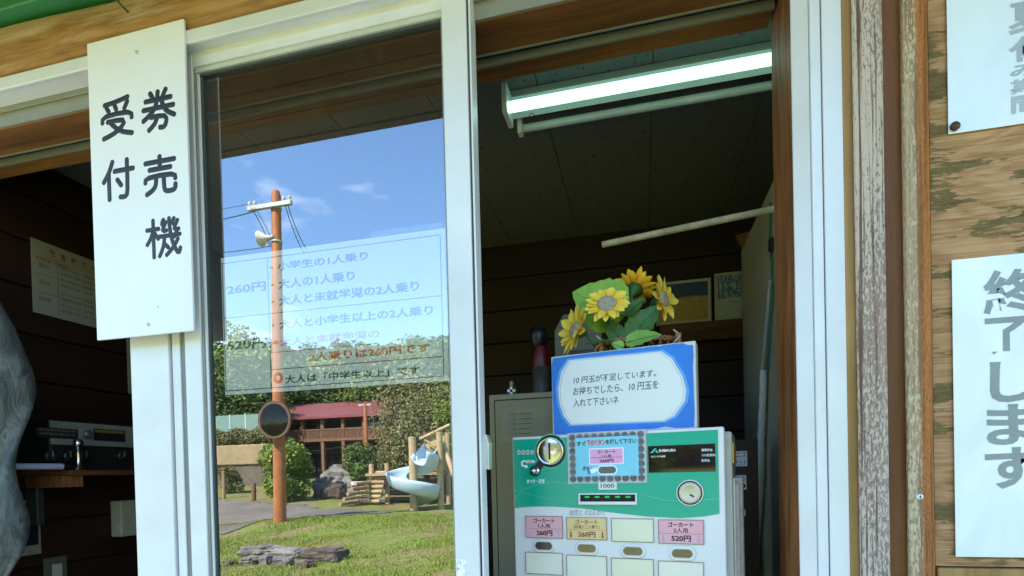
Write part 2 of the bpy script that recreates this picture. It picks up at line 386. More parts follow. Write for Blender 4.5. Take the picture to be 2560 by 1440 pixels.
# log beam across the top
LT, LBm = P(0, 77, -.02)[2], HZT; LC, LR = (LT+LBm)/2, (LT-LBm)/2-.0005
lb = MB(); n = 18; prof = []
for k in range(n+1):
    a = -math.pi/2+math.pi*k/n; prof.append((-.002-.038*max(0, math.cos(a))**.6, LC+LR*math.sin(a)))
prof = prof+[(.02, LC+LR), (.02, LC-LR)]
XN = 40
vs = []; xs = np.linspace(-2.1, 1.4, XN)
for x in xs:
    wob = .004*math.sin(x*5.1)+.003*math.sin(x*11+1)
    for (y, z) in prof: vs.append((x, y+(wob if y < 0 else 0), z))
m_ = len(prof); lb.add(vs, [(i*m_+k, i*m_+(k+1) % m_, (i+1)*m_+(k+1) % m_, (i+1)*m_+k) for i in range(XN-1) for k in range(m_)], True)
tag(single('log_beam', lb, M['beamlog'], 'honey brown half-round log beam above the window rail'), 'honey brown half-round log beam above the window rail', 'beam')
single('green_beam', MB().box(-2.1, 1.4, PZ(0, 24, LT+.001)[1], .0, LT+.001, 2.70), M['green'], 'green painted board above the log beam at the top left corner', 'board', bevel=.003)
nl = P(302, 16, -.05)
single('rusty_nail', MB().tube([(nl[0]-.02, -.055, nl[2]+.03), (nl[0]-.004, -.062, nl[2]+.012), (nl[0]+.003, -.05, nl[2]), (nl[0]+.001, -.03, nl[2])], .0022, 6), M['rust'], 'thin rusty nail bent over on the log beam', 'nail')
# lintel (wooden head of the window opening)
ZL = 2.37
lt = thing('lintel', 'brown timber lintel with a sliding track under it', 'lintel', (-.6, .1, ZL))
part('front_timber', MB().box(-1.885, .262, .026, .108, ZL, 2.56), M['beam'], lt, bevel=.002)
part('track_groove', MB().box(-1.885, .262, .109, .134, ZL+.012, 2.56), M['blackhole'], lt)
part('track_rail', MB().box(-1.885, .262, .134, .140, ZL-.004, ZL+.05), M['alu2'], lt)
part('track_rail', MB().box(-1.885, .262, .1065, .1095, ZL-.003, ZL+.0), M['alu2'], lt)
YRT = (PZ(1926, 74, ZL)[1]+PZ(1187, 213, ZL)[1])/2
part('rear_timber', MB().box(-1.885, .262, .1405, YRT, ZL+.001, 2.56), M['beam'], lt, bevel=.002)
# wooden jamb, right
XJ = P(2005, 1197, .03)[0]
yj = PX(1947, 1197, XJ)[1]
single('wooden_jamb', MB().box(XJ, XJ+.035, .026, yj, SILL, 2.56), M['jamb'], 'reddish brown timber jamb at the right side of the open window', 'jamb', bevel=.002)

# --- aluminium window frame
wf = thing('window_frame', 'white aluminium window frame with sliding tracks', 'window frame', (-.5, 0, 1.0))
HZ0, HZ1 = P(108, 198, -.03)[2], P(108, 166, -.03)[2]
HR = MB().box(-1.885, .262, -.030, -.022, HZ0, HZ1)
part('head_rail', HR, M['alu'], wf, bevel=.002)
part('head_cover', MB().box(-1.885, .262, -.022, .026, HZ0+.003, HZ1-.001), M['alu'], wf)
for k, (ya, yb, zb) in enumerate([(-.021, -.016, 2.432), (-.012, -.009, 2.425), (.018, .022, 2.405)]):
    part('track_lip', MB().box(-1.885, .262, ya, yb, zb, 2.447), M['alu2'], wf, bevel=.0006, seg=1)
part('track_web', MB().box(-1.885, .262, -.016, -.012, 2.437, 2.447), M['alu2'], wf)
part('inner_head', MB().box(-1.885, .262, .0225, .0258, 2.372, 2.447), M['alu2'], wf)
def xw(px, Y=0.): return P(px, 1197, Y)[0]
xj0, xj1, xj2, xj3 = xw(2005), xw(2045), xw(2068), xw(2121)
jb = MB(); jb.prism([(0, 0)]*3, 0, 0) if False else None
def vprism(mb, poly, z0, z1):
    n = len(poly); vs = [(p[0], p[1], z0) for p in poly]+[(p[0], p[1], z1) for p in poly]
    return mb.add(vs, [tuple(range(n)), tuple(range(2*n-1, n-1, -1))]+[(i, (i+1) % n, n+(i+1) % n, n+i) for i in range(n)])
jb = MB(); vprism(jb, [(xj0, .024), (xj0, .020), (xj1-.003, .0), (xj1-.003, .024)], SILL, 2.62); part('jamb_channel', jb, M['alu'], wf, bevel=.0007, seg=1)
part('jamb_lip', MB().box(xj1-.0025, xj2-.001, -.006, .024, SILL, 2.62), M['alu'], wf, bevel=.001)
part('jamb_face', MB().box(xj2+.0005, xj3, -.010, .024, SILL, 2.62), M['alu'], wf, bevel=.002)
part('sill_rail', MB().box(-1.885, xj1, -.03, .03, SILL, SILL+.03), M['alu'], wf, bevel=.002)
# fixed mullion post left of the sash (the meeting stile of the left-hand window)
xp0, xp1, xp2, xp3 = xw(334), xw(418+11), xw(443+11.5), xw(464+12)
mp_ = thing('meeting_post', 'white aluminium meeting post of the left window behind the reception sign', 'window post', ((xp0+xp1)/2, 0, SILL))
part('post_face', MB().box(xp0, xp1, .002, .03, SILL+.03, 2.43), M['alu'], mp_, bevel=.002)
part('post_groove', MB().box(xp1, xp1+.006, .012, .03, SILL+.03, 2.43), M['alu2'], mp_)
part('post_edge', MB().box(xp1+.006, xp2, .006, .03, SILL+.03, 2.43), M['alu'], mp_, bevel=.0015)
part('gap_strip', MB().box(xp2+.0003, xp3-.0003, .009, .034, SILL+.03, 2.43), plain('gap_grey', (.19, .20, .20), .5), mp_)

# --- sliding sash
ZT, ZB_ = 2.386, 1.10
sw_ = thing('sliding_window', 'sliding window sash with white frame and glass reflecting the park', 'window', (-.63, 0, SILL+.03))
xs0 = xp3; xs1 = xw(516)
xc0, xc1, xc2 = xw(1136), xw(1196), xw(1206)
part('stile', MB().box(xs0, xs1, -.004, .022, SILL+.031, 2.436), M['alu'], sw_, bevel=.0015)
part('stile', MB().box(xc0, xc1, -.006, .022, SILL+.031, 2.44), M['alu'], sw_, bevel=.0015)
part('stile_edge', MB().box(xc1, xc1+.004, -.0, .022, SILL+.031, 2.44), M['gasket'], sw_)
part('stile_edge', MB().box(xc1+.004, xc2, -.003, .030, SILL+.031, 2.44), M['alu'], sw_, bevel=.001)
part('top_rail', MB().box(xs1, xc0, -.003, .022, ZT, 2.432), M['alu'], sw_, bevel=.001)
part('bottom_rail', MB().box(xs1, xc0, -.003, .022, SILL+.031, ZB_), M['alu'], sw_, bevel=.001)
M['bead'] = plain('glazing_bead', (.50, .49, .42), .5, 0, .1)
part('glazing_bead', MB().box(xs1+.0, xs1+.0045, .0, .022, ZB_, ZT), M['alu2'], sw_, bevel=.0008)
part('glazing_bead', MB().box(xs1+.0045, xs1+.010, .004, .022, ZB_, ZT-.01), M['alu'], sw_, bevel=.0008)
part('glazing_bead', MB().box(xs1+.010, xs1+.014, .0075, .022, ZB_, ZT-.01), M['gasket'], sw_)
part('glazing_bead', MB().box(xs1+.0, xc0, .001, .022, ZT-.010, ZT), M['bead'], sw_, bevel=.001)
part('glazing_bead', MB().box(xs1+.0, xc0, .006, .022, ZT-.015, ZT-.010), M['gasket'], sw_)
part('glazing_bead', MB().box(xc0-.006, xc0, .004, .022, ZB_, ZT-.01), M['alu2'], sw_, bevel=.0008)
part('pane', MB().add([(xs1+.010, GL, ZB_-.005), (xc0-.003, GL, ZB_-.005), (xc0-.003, GL, ZT-.008), (xs1+.010, GL, ZT-.008)], [(0, 1, 2, 3)]), M['glass'], sw_)
# crescent latch on the sash edge
x0, x1, z0, z1 = rect(1204, 1085, 1228, 1182, .04)
lm = MB(); lm.prism([(x0, z0+.010), (x0+.018, z0+.006), (x0+.019, z0+.05), (x1, z0+.06), (x1-.002, z1-.018), (x0+.014, z1-.002), (x0, z1)], .028, .05)
part('latch', lm, plain('satin_silver', (.60, .62, .62), .3, .6), sw_, bevel=.003)
# torn sticker on the stile
x0, x1, z0, z1 = rect(1142, 1399, 1163, 1440, -.007)
st = part('torn_sticker', MB().prism([(x0, z0-.02), (x0+.012, z0-.02), (x0+.017, z0+.01), (x0+.013, z0+.02), (x0+.020, z1-.004), (x0+.014, z1), (x0, z1)], -.0066, -.0062), M['paper'], sw_)
stt = MB(); text(stt, 'ハ', x0+.001, x0+.009, z1-.010, z1-.002, -.0070); text(stt, 'ト', x0+.001, x0+.007, z1-.022, z1-.014, -.0070); text(stt, 'こ', x0+.011, x0+.017, z1-.035, z1-.028, -.0070)
part('lettering', stt, M['ink'], st)

# --- reception sign
YG = -.036
SX0, SX1, SZ0, SZ1 = P(229.7, 480, YG)[0], P(471.2, 436, YG)[0], P(364, 838.2, YG)[2], P(337, 78, YG)[2]
sg = thing('reception_sign', 'tall white sign board with black Japanese lettering fixed over the window post', 'sign', ((SX0+SX1)/2, YG, SZ0))
part('board', MB().box(SX0, SX1, YG, YG+.006, SZ0, SZ1), M['white'], sg, bevel=.0012)
part('spacer', MB().box(-1.10, -1.03, YG+.006, .001, 1.90, 2.43), M['alu'], sg)
GLY = {'券': ((349, 208, 443, 340), [[(27, 5), (35, 20)], [(74, 2), (63, 20)], [(12, 24), (88, 24)], [(5, 45), (95, 45)], [(50, 4), (47, 28), (39, 48), (22, 62), (4, 72)], [(60, 27), (66, 48), (79, 61), (97, 70)], [(27, 66), (74, 66), (73, 86), (66, 97), (53, 95)], [(47, 66), (40, 84), (20, 98)]]),
 '売': ((354, 374, 447, 499), [[(50, 2), (50, 34)], [(6, 15), (94, 15)], [(18, 34), (82, 34)], [(5, 66), (5, 52), (95, 52), (95, 66)], [(38, 56), (37, 76), (28, 88), (8, 97)], [(61, 56), (61, 88), (66, 96), (88, 96), (95, 91), (95, 80)]]),
 '機': ((360, 532, 457, 655), [[(3, 26), (38, 26)], [(22, 2), (22, 99)], [(21, 30), (14, 50), (3, 64)], [(25, 36), (36, 52)], [(52, 4), (45, 16), (55, 21)], [(59, 11), (45, 35), (60, 33)], [(82, 4), (75, 16), (86, 21)], [(92, 10), (78, 35), (95, 33)], [(68, 2), (70, 38), (76, 66), (87, 90), (94, 97), (98, 82)], [(39, 47), (98, 47)], [(54, 49), (50, 76), (38, 98)], [(52, 66), (64, 78)], [(92, 58), (80, 78), (58, 97)], [(82, 52), (88, 40)]]),
 '受': ((248, 228, 337, 358), [[(86, 4), (50, 11), (12, 14)], [(18, 21), (25, 33)], [(44, 19), (49, 31)], [(84, 15), (74, 32)], [(4, 58), (4, 41), (96, 41), (96, 58)], [(20, 58), (78, 58), (66, 76), (40, 91), (6, 99)], [(30, 62), (46, 78), (66, 90), (96, 97)]]),
 '付': ((252, 385, 341, 512), [[(33, 3), (21, 30), (3, 52)], [(20, 32), (20, 98)], [(38, 28), (97, 28)], [(78, 3), (78, 86), (72, 97), (54, 95)], [(46, 50), (58, 66)]])}
for ch, ((a, b, c, d), strokes) in GLY.items():
    b, d = shrink(a, b, c, d, hs(P((a+c)/2, (b+d)/2, YG))); x0, x1, z0, z1 = rect(a, b, c, d, YG); x0 += .005; x1 -= .005; z0 += .005; z1 -= .005
    gm_ = MB(); R5 = .0059 if ch != '機' else .0051
    for st_ in strokes:
        q = [np.array([x0+(x1-x0)*u/100, 0, z1-(z1-z0)*v/100]) for u, v in st_]; out_ = []
        for k in range(len(q)-1):
            for t in (0, .5): out_.append(q[k]*(1-t)+q[k+1]*t)
        out_.append(q[-1])
        if len(q) > 2:                       # soften the bends
            o2 = [out_[0]]+[(out_[k-1]+2*out_[k]+out_[k+1])/4 for k in range(1, len(out_)-1)]+[out_[-1]]; out_ = o2
        e0 = (out_[0]-out_[1]); e0 /= np.linalg.norm(e0); e1 = (out_[-1]-out_[-2]); e1 /= np.linalg.norm(e1)
        pts_ = [out_[0]+e0*R5*.8, out_[0]+e0*R5*.45]+out_+[out_[-1]+e1*R5*.45, out_[-1]+e1*R5*.8]
        gm_.tube(pts_, [R5*.35, R5*.85]+[R5]*len(out_)+[R5*.85, R5*.35], 10)
    gm_.v = [(x, YG+.0002+y*.16, z) for x, y, z in gm_.v]
    part('character', gm_, M['ink'], sg)
for (px, py) in ((342, 132), (371, 812)):
    p = P(px, py, YG); part('screw', MB().lathe([(.0038, .0), (.0034, -.0018), (.0012, -.0026), (0, -.0026)], (p[0], YG, p[2]), 'y', 14), M['screw'], sg)
p = P(395, 767, YG); part('screw_hole', MB().lathe([(.0014, 0), (0, -.0002)], (p[0], YG-.0002, p[2]), 'y', 10), M['ink'], sg)

# --- price notice behind the glass
Yp = .018
pn = thing('price_notice', 'white laminated price notice taped inside the sliding window', 'notice', (-.61, Yp, 1.68))
px0, px1, pz0, pz1 = P(557, 800, Yp)[0], P(1118, 760, Yp)[0], P(838, 970, Yp)[2], P(838, 607, Yp)[2]
part('sheet', MB().box(px0, px1, Yp, Yp+.0006, pz0, pz1), M['paper'], pn)
part('clear_tape', MB().box(px1-.16, px1-.004, Yp-.0006, Yp-.0002, pz1+.0005, pz1+.012), plain('clear_tape', (.12, .13, .14), .3), pn)
def nf(px, py): p = P(px, py, Yp); return p[0], p[2]
ln = MB()
def hl(a, b, w=.0018):
    (xa, za), (xb, zb) = a, b
    ln.box(min(xa, xb)-w/2, max(xa, xb)+w/2, Yp-.0004, Yp-.0002, min(za, zb)-w/2, max(za, zb)+w/2)
Xa, Xb, Xm = nf(560, 800)[0], nf(1105, 760)[0], nf(673, 790)[0]
Zt, Z1_, Z2_, Zb = nf(838, 622)[1], nf(838, 767)[1], nf(838, 912)[1], nf(838, 959)[1]
for z in (Zt, Zb): hl((Xa, z), (Xb, z))
for x in (Xa, Xb): hl((x, Zt), (x, Zb))
hl((Xm, Zt), (Xm, Zb)); hl((Xa, Z1_), (Xb, Z1_)); hl((Xm, Z2_), (Xb, Z2_))
part('table_lines', ln, M['ink'], pn)
tk, tr, to = MB(), MB(), MB()
def nt_(mb, t, a, b, c, d, bold=.025):
    b, d = shrink(a, b, c, d, hs(P((a+c)/2, (b+d)/2, Yp))); x0, x1, z0, z1 = rect(a, b, c, d, Yp); text(mb, t, x0, x1, z0, z1, Yp-.0005, bold=bold)
nt_(tk, '260円', 567, 703, 665, 738); nt_(tk, '520円', 568, 843, 666, 878)
nt_(tk, '・小学生の1人乗り', 674, 628, 920, 680); nt_(tk, '・大人の1人乗り', 677, 676, 887, 726); nt_(tk, '・大人と未就学児の2人乗り', 678, 704, 1048, 765)
nt_(tk, '・大人と小学生以上の2人乗り', 679, 766, 1083, 822)
nt_(tr, '※大人と未就学児の', 680, 823, 949, 868); nt_(tr, '2人乗りは260円です', 772, 857, 1075, 905)
x0, x1, z0, z1 = rect(680, 868, 949, 871, Yp); tr.box(x0, x1, Yp-.0006, Yp-.0002, z0, z0+.0015)
x0, x1, z0, z1 = rect(770, 902, 1075, 906, Yp); tr.box(x0, x1, Yp-.0006, Yp-.0002, z0, z0+.0015)
nt_(tk, '大人は「中学生以上」です', 712, 914, 1050, 960); nt_(to, '◎', 683, 930, 708, 960)
part('lettering', tk, M['ink'], pn); part('red_lettering', tr, M['red'], pn, label='red underlined lettering'); part('circle_mark', to, M['orangeink'], pn)

# --- boards right of the frame
def vboard(name, pa, pb, ya, yb, mat, label, rnd=.003):
    return single(name, MB().box(xw(pa, ya), xw(pb, ya), ya, yb, .98, 2.62), mat, label, 'board', bevel=rnd)
vboard('wall_strip', 2121.5, 2158, -.012, .03, M['gold'], 'narrow honey coloured board beside the white window jamb')
vboard('trim_board', 2150, 2225, -.022, -.0125, M['peel'], 'weathered grey trim board with peeling white paint left of the dark recess', .004)
vboard('recess_board', 2216, 2280, -.010, .03, M['recess'], 'reddish brown recessed board between the two weathered boards')
tb2 = vboard('trim_board', 2273, 2338, -.024, -.0105, M['peel2'], 'weathered trim board with an orange right edge beside the plywood', .004)
single('plywood_panel', MB().box(xw(2336, -.012), 1.36, -.012, .0, 1.335, 2.62), M['ply'], 'weathered plywood notice panel with dark mildew patches', 'panel')
single('batten', MB().box(xw(2340, -.018), 1.36, -.020, .0, 1.28, 1.333), M['gold'], 'honey coloured batten along the bottom of the plywood panel', 'batten', bevel=.003)
p = P(2300, 1242, -.025)
sc_ = thing('cross_head_screw', 'silver cross-head screw in the trim board with the orange edge', 'screw', tuple(p))
part('screw_head', MB().lathe([(.0048, .001), (.0046, -.0008), (.003, -.0015), (0, -.0016)], tuple(p), 'y', 18), plain('bright_screw', (.7, .7, .68), .35, .5), sc_)
cr = MB(); cr.box(p[0]-.0026, p[0]+.0026, p[1]-.0021, p[1]-.0012, p[2]-.0005, p[2]+.0005).box(p[0]-.0005, p[0]+.0005, p[1]-.00215, p[1]-.0012, p[2]-.0026, p[2]+.0026)
part('cross_slot', cr, M['ink'], sc_)
# posters
def poster(label, x0, x1, z0, z1, chars, ex, Y=-.016):
    t = thing('notice_poster', label, 'poster', (x0, Y, z0))
    s = NT('laminated_sheet'); v = s.coord((1, 1, 1)); n = s.noise(s.coord((6, 1, 3)), 1.5, 4, .5, 1.5)
    s.col(s.ramp(n, [(.3, (.66, .69, .71)), (.7, (.80, .82, .83))])); s.bump(n, .12, .01); s.set(.22, 0, .6)
    part('sheet', MB().box(x0, x1, Y, Y+.001, z0, z1), s.m, t, bevel=.0003, seg=1)
    mb = MB()
    for ch, a, b, c, d in chars:
        xa, xb, za, zb = rect(a, b, c, d, Y); text(mb, ch, xa, xb, za, zb, Y-.0005, bold=.028)
    part('lettering', mb, M[ex], t)
M['fade1'] = plain('washed_out_ink', (.36, .39, .41), .4)
M['fade2'] = plain('grey_print', (.22, .25, .26), .35)
zP1 = P(2465, 322, -.016)[2]
poster('laminated notice with washed out faint lettering at the upper right', xw(2377+6, -.016), xw(2377, -.016)+.42, zP1, zP1+.60, [('夏', 2520, 0, 2640, 78), ('休', 2522, 86, 2640, 150), ('み', 2525, 160, 2600, 190), ('期', 2525, 195, 2610, 232), ('間', 2528, 236, 2610, 280)], 'fade1')
zP2, zP2b = P(2472, 641, -.016)[2], P(2472, 1393, -.016)[2]
poster('white laminated notice with bold grey lettering at the lower right', xw(2387, -.016), xw(2387, -.016)+.30, zP2b, zP2,
       [('終', 2458, 672, 2600, 785), ('了', 2462, 792, 2570, 892), ('し', 2474, 902, 2600, 1005), ('ま', 2466, 1010, 2600, 1112), ('す', 2462, 1118, 2600, 1222)], 'fade2')
p = P(2389, 314, -.02)
single('rusty_tack', MB().lathe([(.0065, .003), (.0068, 0), (.005, -.0025), (0, -.0035)], tuple(p), 'y', 18), M['rust'], 'rusty tack at the lower corner of the washed out notice', 'tack')

# ================================================================== TICKET MACHINE
MA = R_(-10.5); MO = np.array([.153, .10, 1.0]); mu_ = np.array([math.cos(MA), math.sin(MA), 0]); mn = np.array([math.sin(MA), -math.cos(MA), 0])
def MP(px, py, off=0.):
    d = ray(px, py); o = MO-mn*off; t = (o-CAM)@mn/(d@mn); q = CAM+d*t-o; return float(q@mu_), float(q[2])
def mrect(a, b, c, d, off=0.):
    xm, ym = (a+c)/2, (b+d)/2; return MP(a, ym, off)[0], MP(c, ym, off)[0], MP(xm, d, off)[1], MP(xm, b, off)[1]
tmn = thing('ticket_machine', 'white and green ticket vending machine behind the open window', 'ticket machine', tuple(MO), MA)
xl, xr = MP(1282, 1200)[0], .0
zt = MP(1540, 1080)[1]; ztop = zt
M['mwhite'] = plain('machine_white', (.72, .69, .70), .35, 0, .04, 8)
M['mgreen'] = plain('machine_green', (.0, .36, .24), .22, 0, .06, 5, spec=.6)
part('door', MB().box(xl, xr, .0, .03, -.0, ztop), M['mwhite'], tmn, bevel=.004, local=True, seg=3)
part('body', MB().box(xl+.004, xr+.012, .031, .24, .0, ztop-.008), plain('machine_body', (.5, .49, .46), .4), tmn, bevel=.004, local=True)
# green panel with waved lower edge
cv = [(1288, 1270), (1330, 1266), (1380, 1266), (1450, 1270), (1530, 1281), (1620, 1291), (1700, 1295), (1760, 1291), (1796, 1284)]
a = MP(1286, 1200)[0]; b = MP(1797, 1200)[0]; gt = MP(1540, 1087)[1]
poly = [MP(*q) for q in cv]; poly = [(a, poly[0][1])]+poly[1:-1]+[(b, poly[-1][1])]+[(b, gt), (a, gt)]
part('green_panel', MB().prism(poly, -.0014, -.0003), M['mgreen'], tmn, local=True)
M['mline'] = plain('pale_green_print', (.12, .52, .38), .3)
sl = MB()
def stroke(mb, pts, w, off):
    q = [np.array(MP(*p)) for p in pts]; n = len(q); L_, R2 = [], []
    for i in range(n):
        t = q[min(i+1, n-1)]-q[max(i-1, 0)]; t = t/np.linalg.norm(t); nn = np.array([-t[1], t[0]])*w/2
        L_.append((q[i][0]+nn[0], off, q[i][1]+nn[1])); R2.append((q[i][0]-nn[0], off, q[i][1]-nn[1]))
    mb.add(L_+R2, [(i, i+1, n+i+1, n+i) for i in range(n-1)])
stroke(sl, [(1286, 1246), (1310, 1224), (1345, 1210), (1390, 1205), (1430, 1212), (1450, 1222)], .0011, -.0018)
stroke(sl, [(1286, 1224), (1340, 1240), (1400, 1253), (1440, 1258)], .0008, -.0018)
stroke(sl, [(1420, 1258), (1450, 1240), (1480, 1232), (1530, 1232)], .0007, -.0018)
stroke(sl, [(1600, 1235), (1660, 1250), (1720, 1254), (1796, 1246)], .0009, -.0018)
part('printed_lines', sl, M['mline'], tmn, local=True)
def disc(mb, c, prof, n=32): mb.lathe([(r, h) for r, h in prof], (c[0], 0, c[1]), 'y', n)
# coin slot
cc = MP(1377, 1128); cs = MB(); disc(cs, cc, [(.034, -.0015), (.0335, -.003), (0, -.003)]); rl = MP(1339, 1177)
th_ = np.linspace(0, 2*math.pi, 20)[:-1]
cs.prism([(rl[0]+.0125*math.cos(t), rl[1]+.0125*math.sin(t)) for t in th_], -.0032, -.0015)
dv = np.array(rl)-np.array(cc); dv /= np.linalg.norm(dv); pv = np.array([-dv[1], dv[0]])*.008
cs.prism([tuple(np.array(cc)+pv), tuple(np.array(cc)-pv), tuple(np.array(rl)-pv), tuple(np.array(rl)+pv)], -.0031, -.0015)
part('slot_plate', cs, M['dark'], tmn, local=True)
c2 = MB(); disc(c2, cc, [(.0305, -.003), (.0305, -.007), (.0275, -.0085), (.0265, -.007), (.0255, -.0072), (.012, -.0082), (0, -.0086)], 40)
cso = part('coin_slot', c2, M['chrome'], tmn, local=True)
part('slit', MB().box(cc[0]-.0016, cc[0]+.0016, -.0098, -.007, cc[1]-.018, cc[1]+.018), M['blackhole'], cso, local=True)
rn = MB(); disc(rn, cc, [(.0375, -.0016), (.0370, -.0018), (.0362, -.0018), (.036, -.0016)]); part('printed_ring', rn, M['mline'], tmn, local=True)
rv = MB(); disc(rv, rl, [(.0105, -.003), (.0105, -.006), (.007, -.0065), (.0065, -.011), (.006, -.018), (0, -.019)], 20)
part('return_lever', rv, M['chrome'], tmn, local=True)
wt = MB()
def mtext(mb, t, a, b, c, d, off=-.0018, **k):
    b, d = shrink(a, b, c, d, .03); x0, x1, z0, z1 = mrect(a, b, c, d); text(mb, t, x0, x1, z0, z1, off, **k)
for k, s_ in enumerate(('500', '100', '50', '10')):
    q = MP(1298+k*11.2, 1131); cm1 = MB(); disc(cm1, q, [(.0053, -.0018), (0, -.0018)], 14); part('coin_mark', cm1, M['paper'], tmn, local=True)
mtext(wt, 'RETURN', 1316, 1150, 1338, 1158, bold=.03); mtext(wt, 'おつり・返却', 1318, 1197, 1362, 1209, bold=.02)
q = MP(1312, 1160); wt.prism([(q[0]-.008, q[1]+.004), (q[0]-.004, q[1]+.008), (q[0]+.003, q[1]+.008), (q[0]+.003, q[1]+.005), (q[0]-.003, q[1]+.005), (q[0]-.005, q[1]+.002), (q[0]-.004, q[1]-.002), (q[0]+.003, q[1]-.004), (q[0]+.003, q[1]-.001), (q[0]+.009, q[1]-.006), (q[0]+.002, q[1]-.010), (q[0]+.002, q[1]-.007), (q[0]-.006, q[1]-.005), (q[0]-.008, q[1]-.001)], -.0019, -.0017)
part('white_print', wt, M['paper'], tmn, local=True)
gk = MB()
for k, s_ in enumerate(('500', '100', '50', '10')):
    q = MP(1298+k*11.2, 1131); text(gk, s_, q[0]-.004, q[0]+.004, q[1]-.0018, q[1]+.0018, -.0021, bold=.02)
part('coin_print', gk, M['mgreen'], tmn, local=True)
# patterned sticker
x0, x1, z0, z1 = mrect(1420, 1078, 1617, 1208)
stk = thing('button_notice', 'blue notice with a patterned grey border stuck on the green machine front', 'sticker', tuple(MO), MA)
part('sheet', MB().box(x0, x1, -.0026, -.0020, z0, z1), plain('border_print', (.46, .47, .48), .5, 0, .08, 60), stk, local=True)
rs, rd = MB(), MB()
W_, H_ = x1-x0, z1-z0; cxs = []
for k in range(10): cxs += [(x0+.011+k*(W_-.022)/9, z1-.010), (x0+.011+k*(W_-.022)/9, z0+.010)]
for k in range(1, 6): cxs += [(x0+.011, z0+.010+k*(H_-.020)/6), (x1-.011, z0+.010+k*(H_-.020)/6)]
for i, q in enumerate(cxs):
    if i % 2: disc(rs, q, [(.0072, -.0029), (.0061, -.0029)], 16)
    else: disc(rs, q, [(.0072, -.0029), (.0066, -.0029)], 16)
    disc(rd, q, [(.0026, -.00295), (0, -.00295)], 10)
def flatrings(rs_, cs_, ro, ri, off, n=16):
    pass
part('ring_print', rs, M['lead'], stk, local=True); part('dot_print', rd, plain('blue_grey_print', (.20, .26, .34), .5), stk, local=True)
a, b, c, d = mrect(1440, 1092, 1597, 1190)
part('blue_field', MB().box(a, b, -.0032, -.0029, c, d), plain('sky_blue_print', (.22, .60, .76), .5, 0, .08, 40), stk, local=True)
a, b, c, d = mrect(1474, 1120, 1560, 1161)
part('pink_label', MB().box(a, b, -.0036, -.0033, c, d), M['paper'], stk, local=True)
pk = plain('pink_print', (.78, .36, .60), .5, 0, .06, 30)
part('pink_field', MB().box(a+.002, b-.002, -.0039, -.0037, c+.002, d-.002), pk, stk, local=True)
tt, tq = MB(), MB()
def stx(mb, t, a, b, c, d, off=-.0042, **k): mtext(mb, t, a, b, c, d, off, **k)
stx(tt, 'ゴーカート', 1495, 1124, 1540, 1134, bold=.03); stx(tt, '1人用', 1506, 1136, 1529, 1144, bold=.025); stx(tt, '260円', 1500, 1147, 1535, 1157, bold=.03)
stx(tt, 'すぐ', 1443, 1103, 1466, 1116, -.0036, bold=.03); stx(tt, 'を押して下さい', 1515, 1096, 1592, 1111, -.0036, bold=.03); stx(tt, 'ポチッ', 1458, 1165, 1482, 1177, -.0036, bold=.03)
stx(tq, '下のボタン', 1468, 1098, 1514, 1115, -.0036, bold=.04)
q0 = mrect(1476, 1143, 1558, 1144.2); tq.box(q0[0], q0[1], -.0042, -.0040, q0[2], q0[3])
part('lettering', tt, M['ink'], stk, local=True); part('red_lettering', tq, M['red'], stk, local=True, label='red lettering')
def oval(x, z, hw, hh, n=10):
    pts = []
    for k in range(n+1): t = -math.pi/2+math.pi*k/n; pts.append((x+hw-hh+hh*math.cos(t), z+hh*math.sin(t)))
    for k in range(n+1): t = math.pi/2+math.pi*k/n; pts.append((x-hw+hh+hh*math.cos(t), z+hh*math.sin(t)))
    return pts
M['lens'] = plain('brown_lens', (.17, .11, .07), .15, 0, .2, 60, spec=.7)
M['lensd'] = plain('dark_lens', (.07, .045, .05), .15, 0, .1, spec=.7)
M['lensg'] = plain('grey_print_button', (.12, .13, .13), .3)
q = MP(1519, 1175); part('button_print', MB().prism(oval(q[0], q[1], .021, .010), -.0035, -.0033), M['paper'], stk, local=True)
part('button_print', MB().prism(oval(q[0], q[1], .0185, .0072), -.0039, -.0036), M['lensg'], stk, local=True)
hd = MB(); w0 = [MP(*z) for z in [(1476, 1172), (1490, 1170), (1498, 1173), (1492, 1178), (1484, 1184), (1476, 1184)]]; hd.prism(w0, -.0038, -.0034)
part('pointing_hand', hd, M['paper'], stk, local=True)
hd = MB(); hd.prism([MP(*z) for z in [(1468, 1172), (1474, 1170), (1479, 1184), (1472, 1186)]], -.0038, -.0034); part('cuff_print', hd, plain('blue_print', (.05, .22, .5), .5), stk, local=True)
# display window
a, b, c, d = mrect(1621, 1112, 1789, 1180)
M['disp'] = plain('display_glass', (.012, .006, .008), .04, 0, .1, spec=.9)
dsp = part('display', MB().box(a, b, -.003, -.0016, c, d), M['disp'], tmn, bevel=.001, local=True)
dt, dg_ = MB(), MB()
mtext(dt, 'SHIBAURA', 1648, 1122, 1690, 1130, -.0034, bold=.02); mtext(dt, 'ただいまの金額', 1628, 1138, 1664, 1144, -.0034, bold=.01)
for k, t in enumerate(('発売中止', 'つり銭切れ', '札中止')): mtext(dt, t, 1754, 1121+k*13, 1754+len(t)*7, 1129+k*13, -.0034, bold=.015)
x_, z_ = MP(1637, 1126); dg_.prism([(x_-.009, z_-.005), (x_+.001, z_+.004), (x_+.004, z_+.004), (x_-.004, z_-.005)], -.0036, -.0033); dg_.prism([(x_-.001, z_-.004), (x_+.004, z_+.001), (x_+.008, z_-.005), (x_+.004, z_-.005), (x_+.003, z_-.002)], -.0036, -.0033)
part('lettering', dt, M['paper'], dsp, local=True); part('logo', dg_, plain('teal_print', (.05, .55, .42), .4), dsp, local=True)
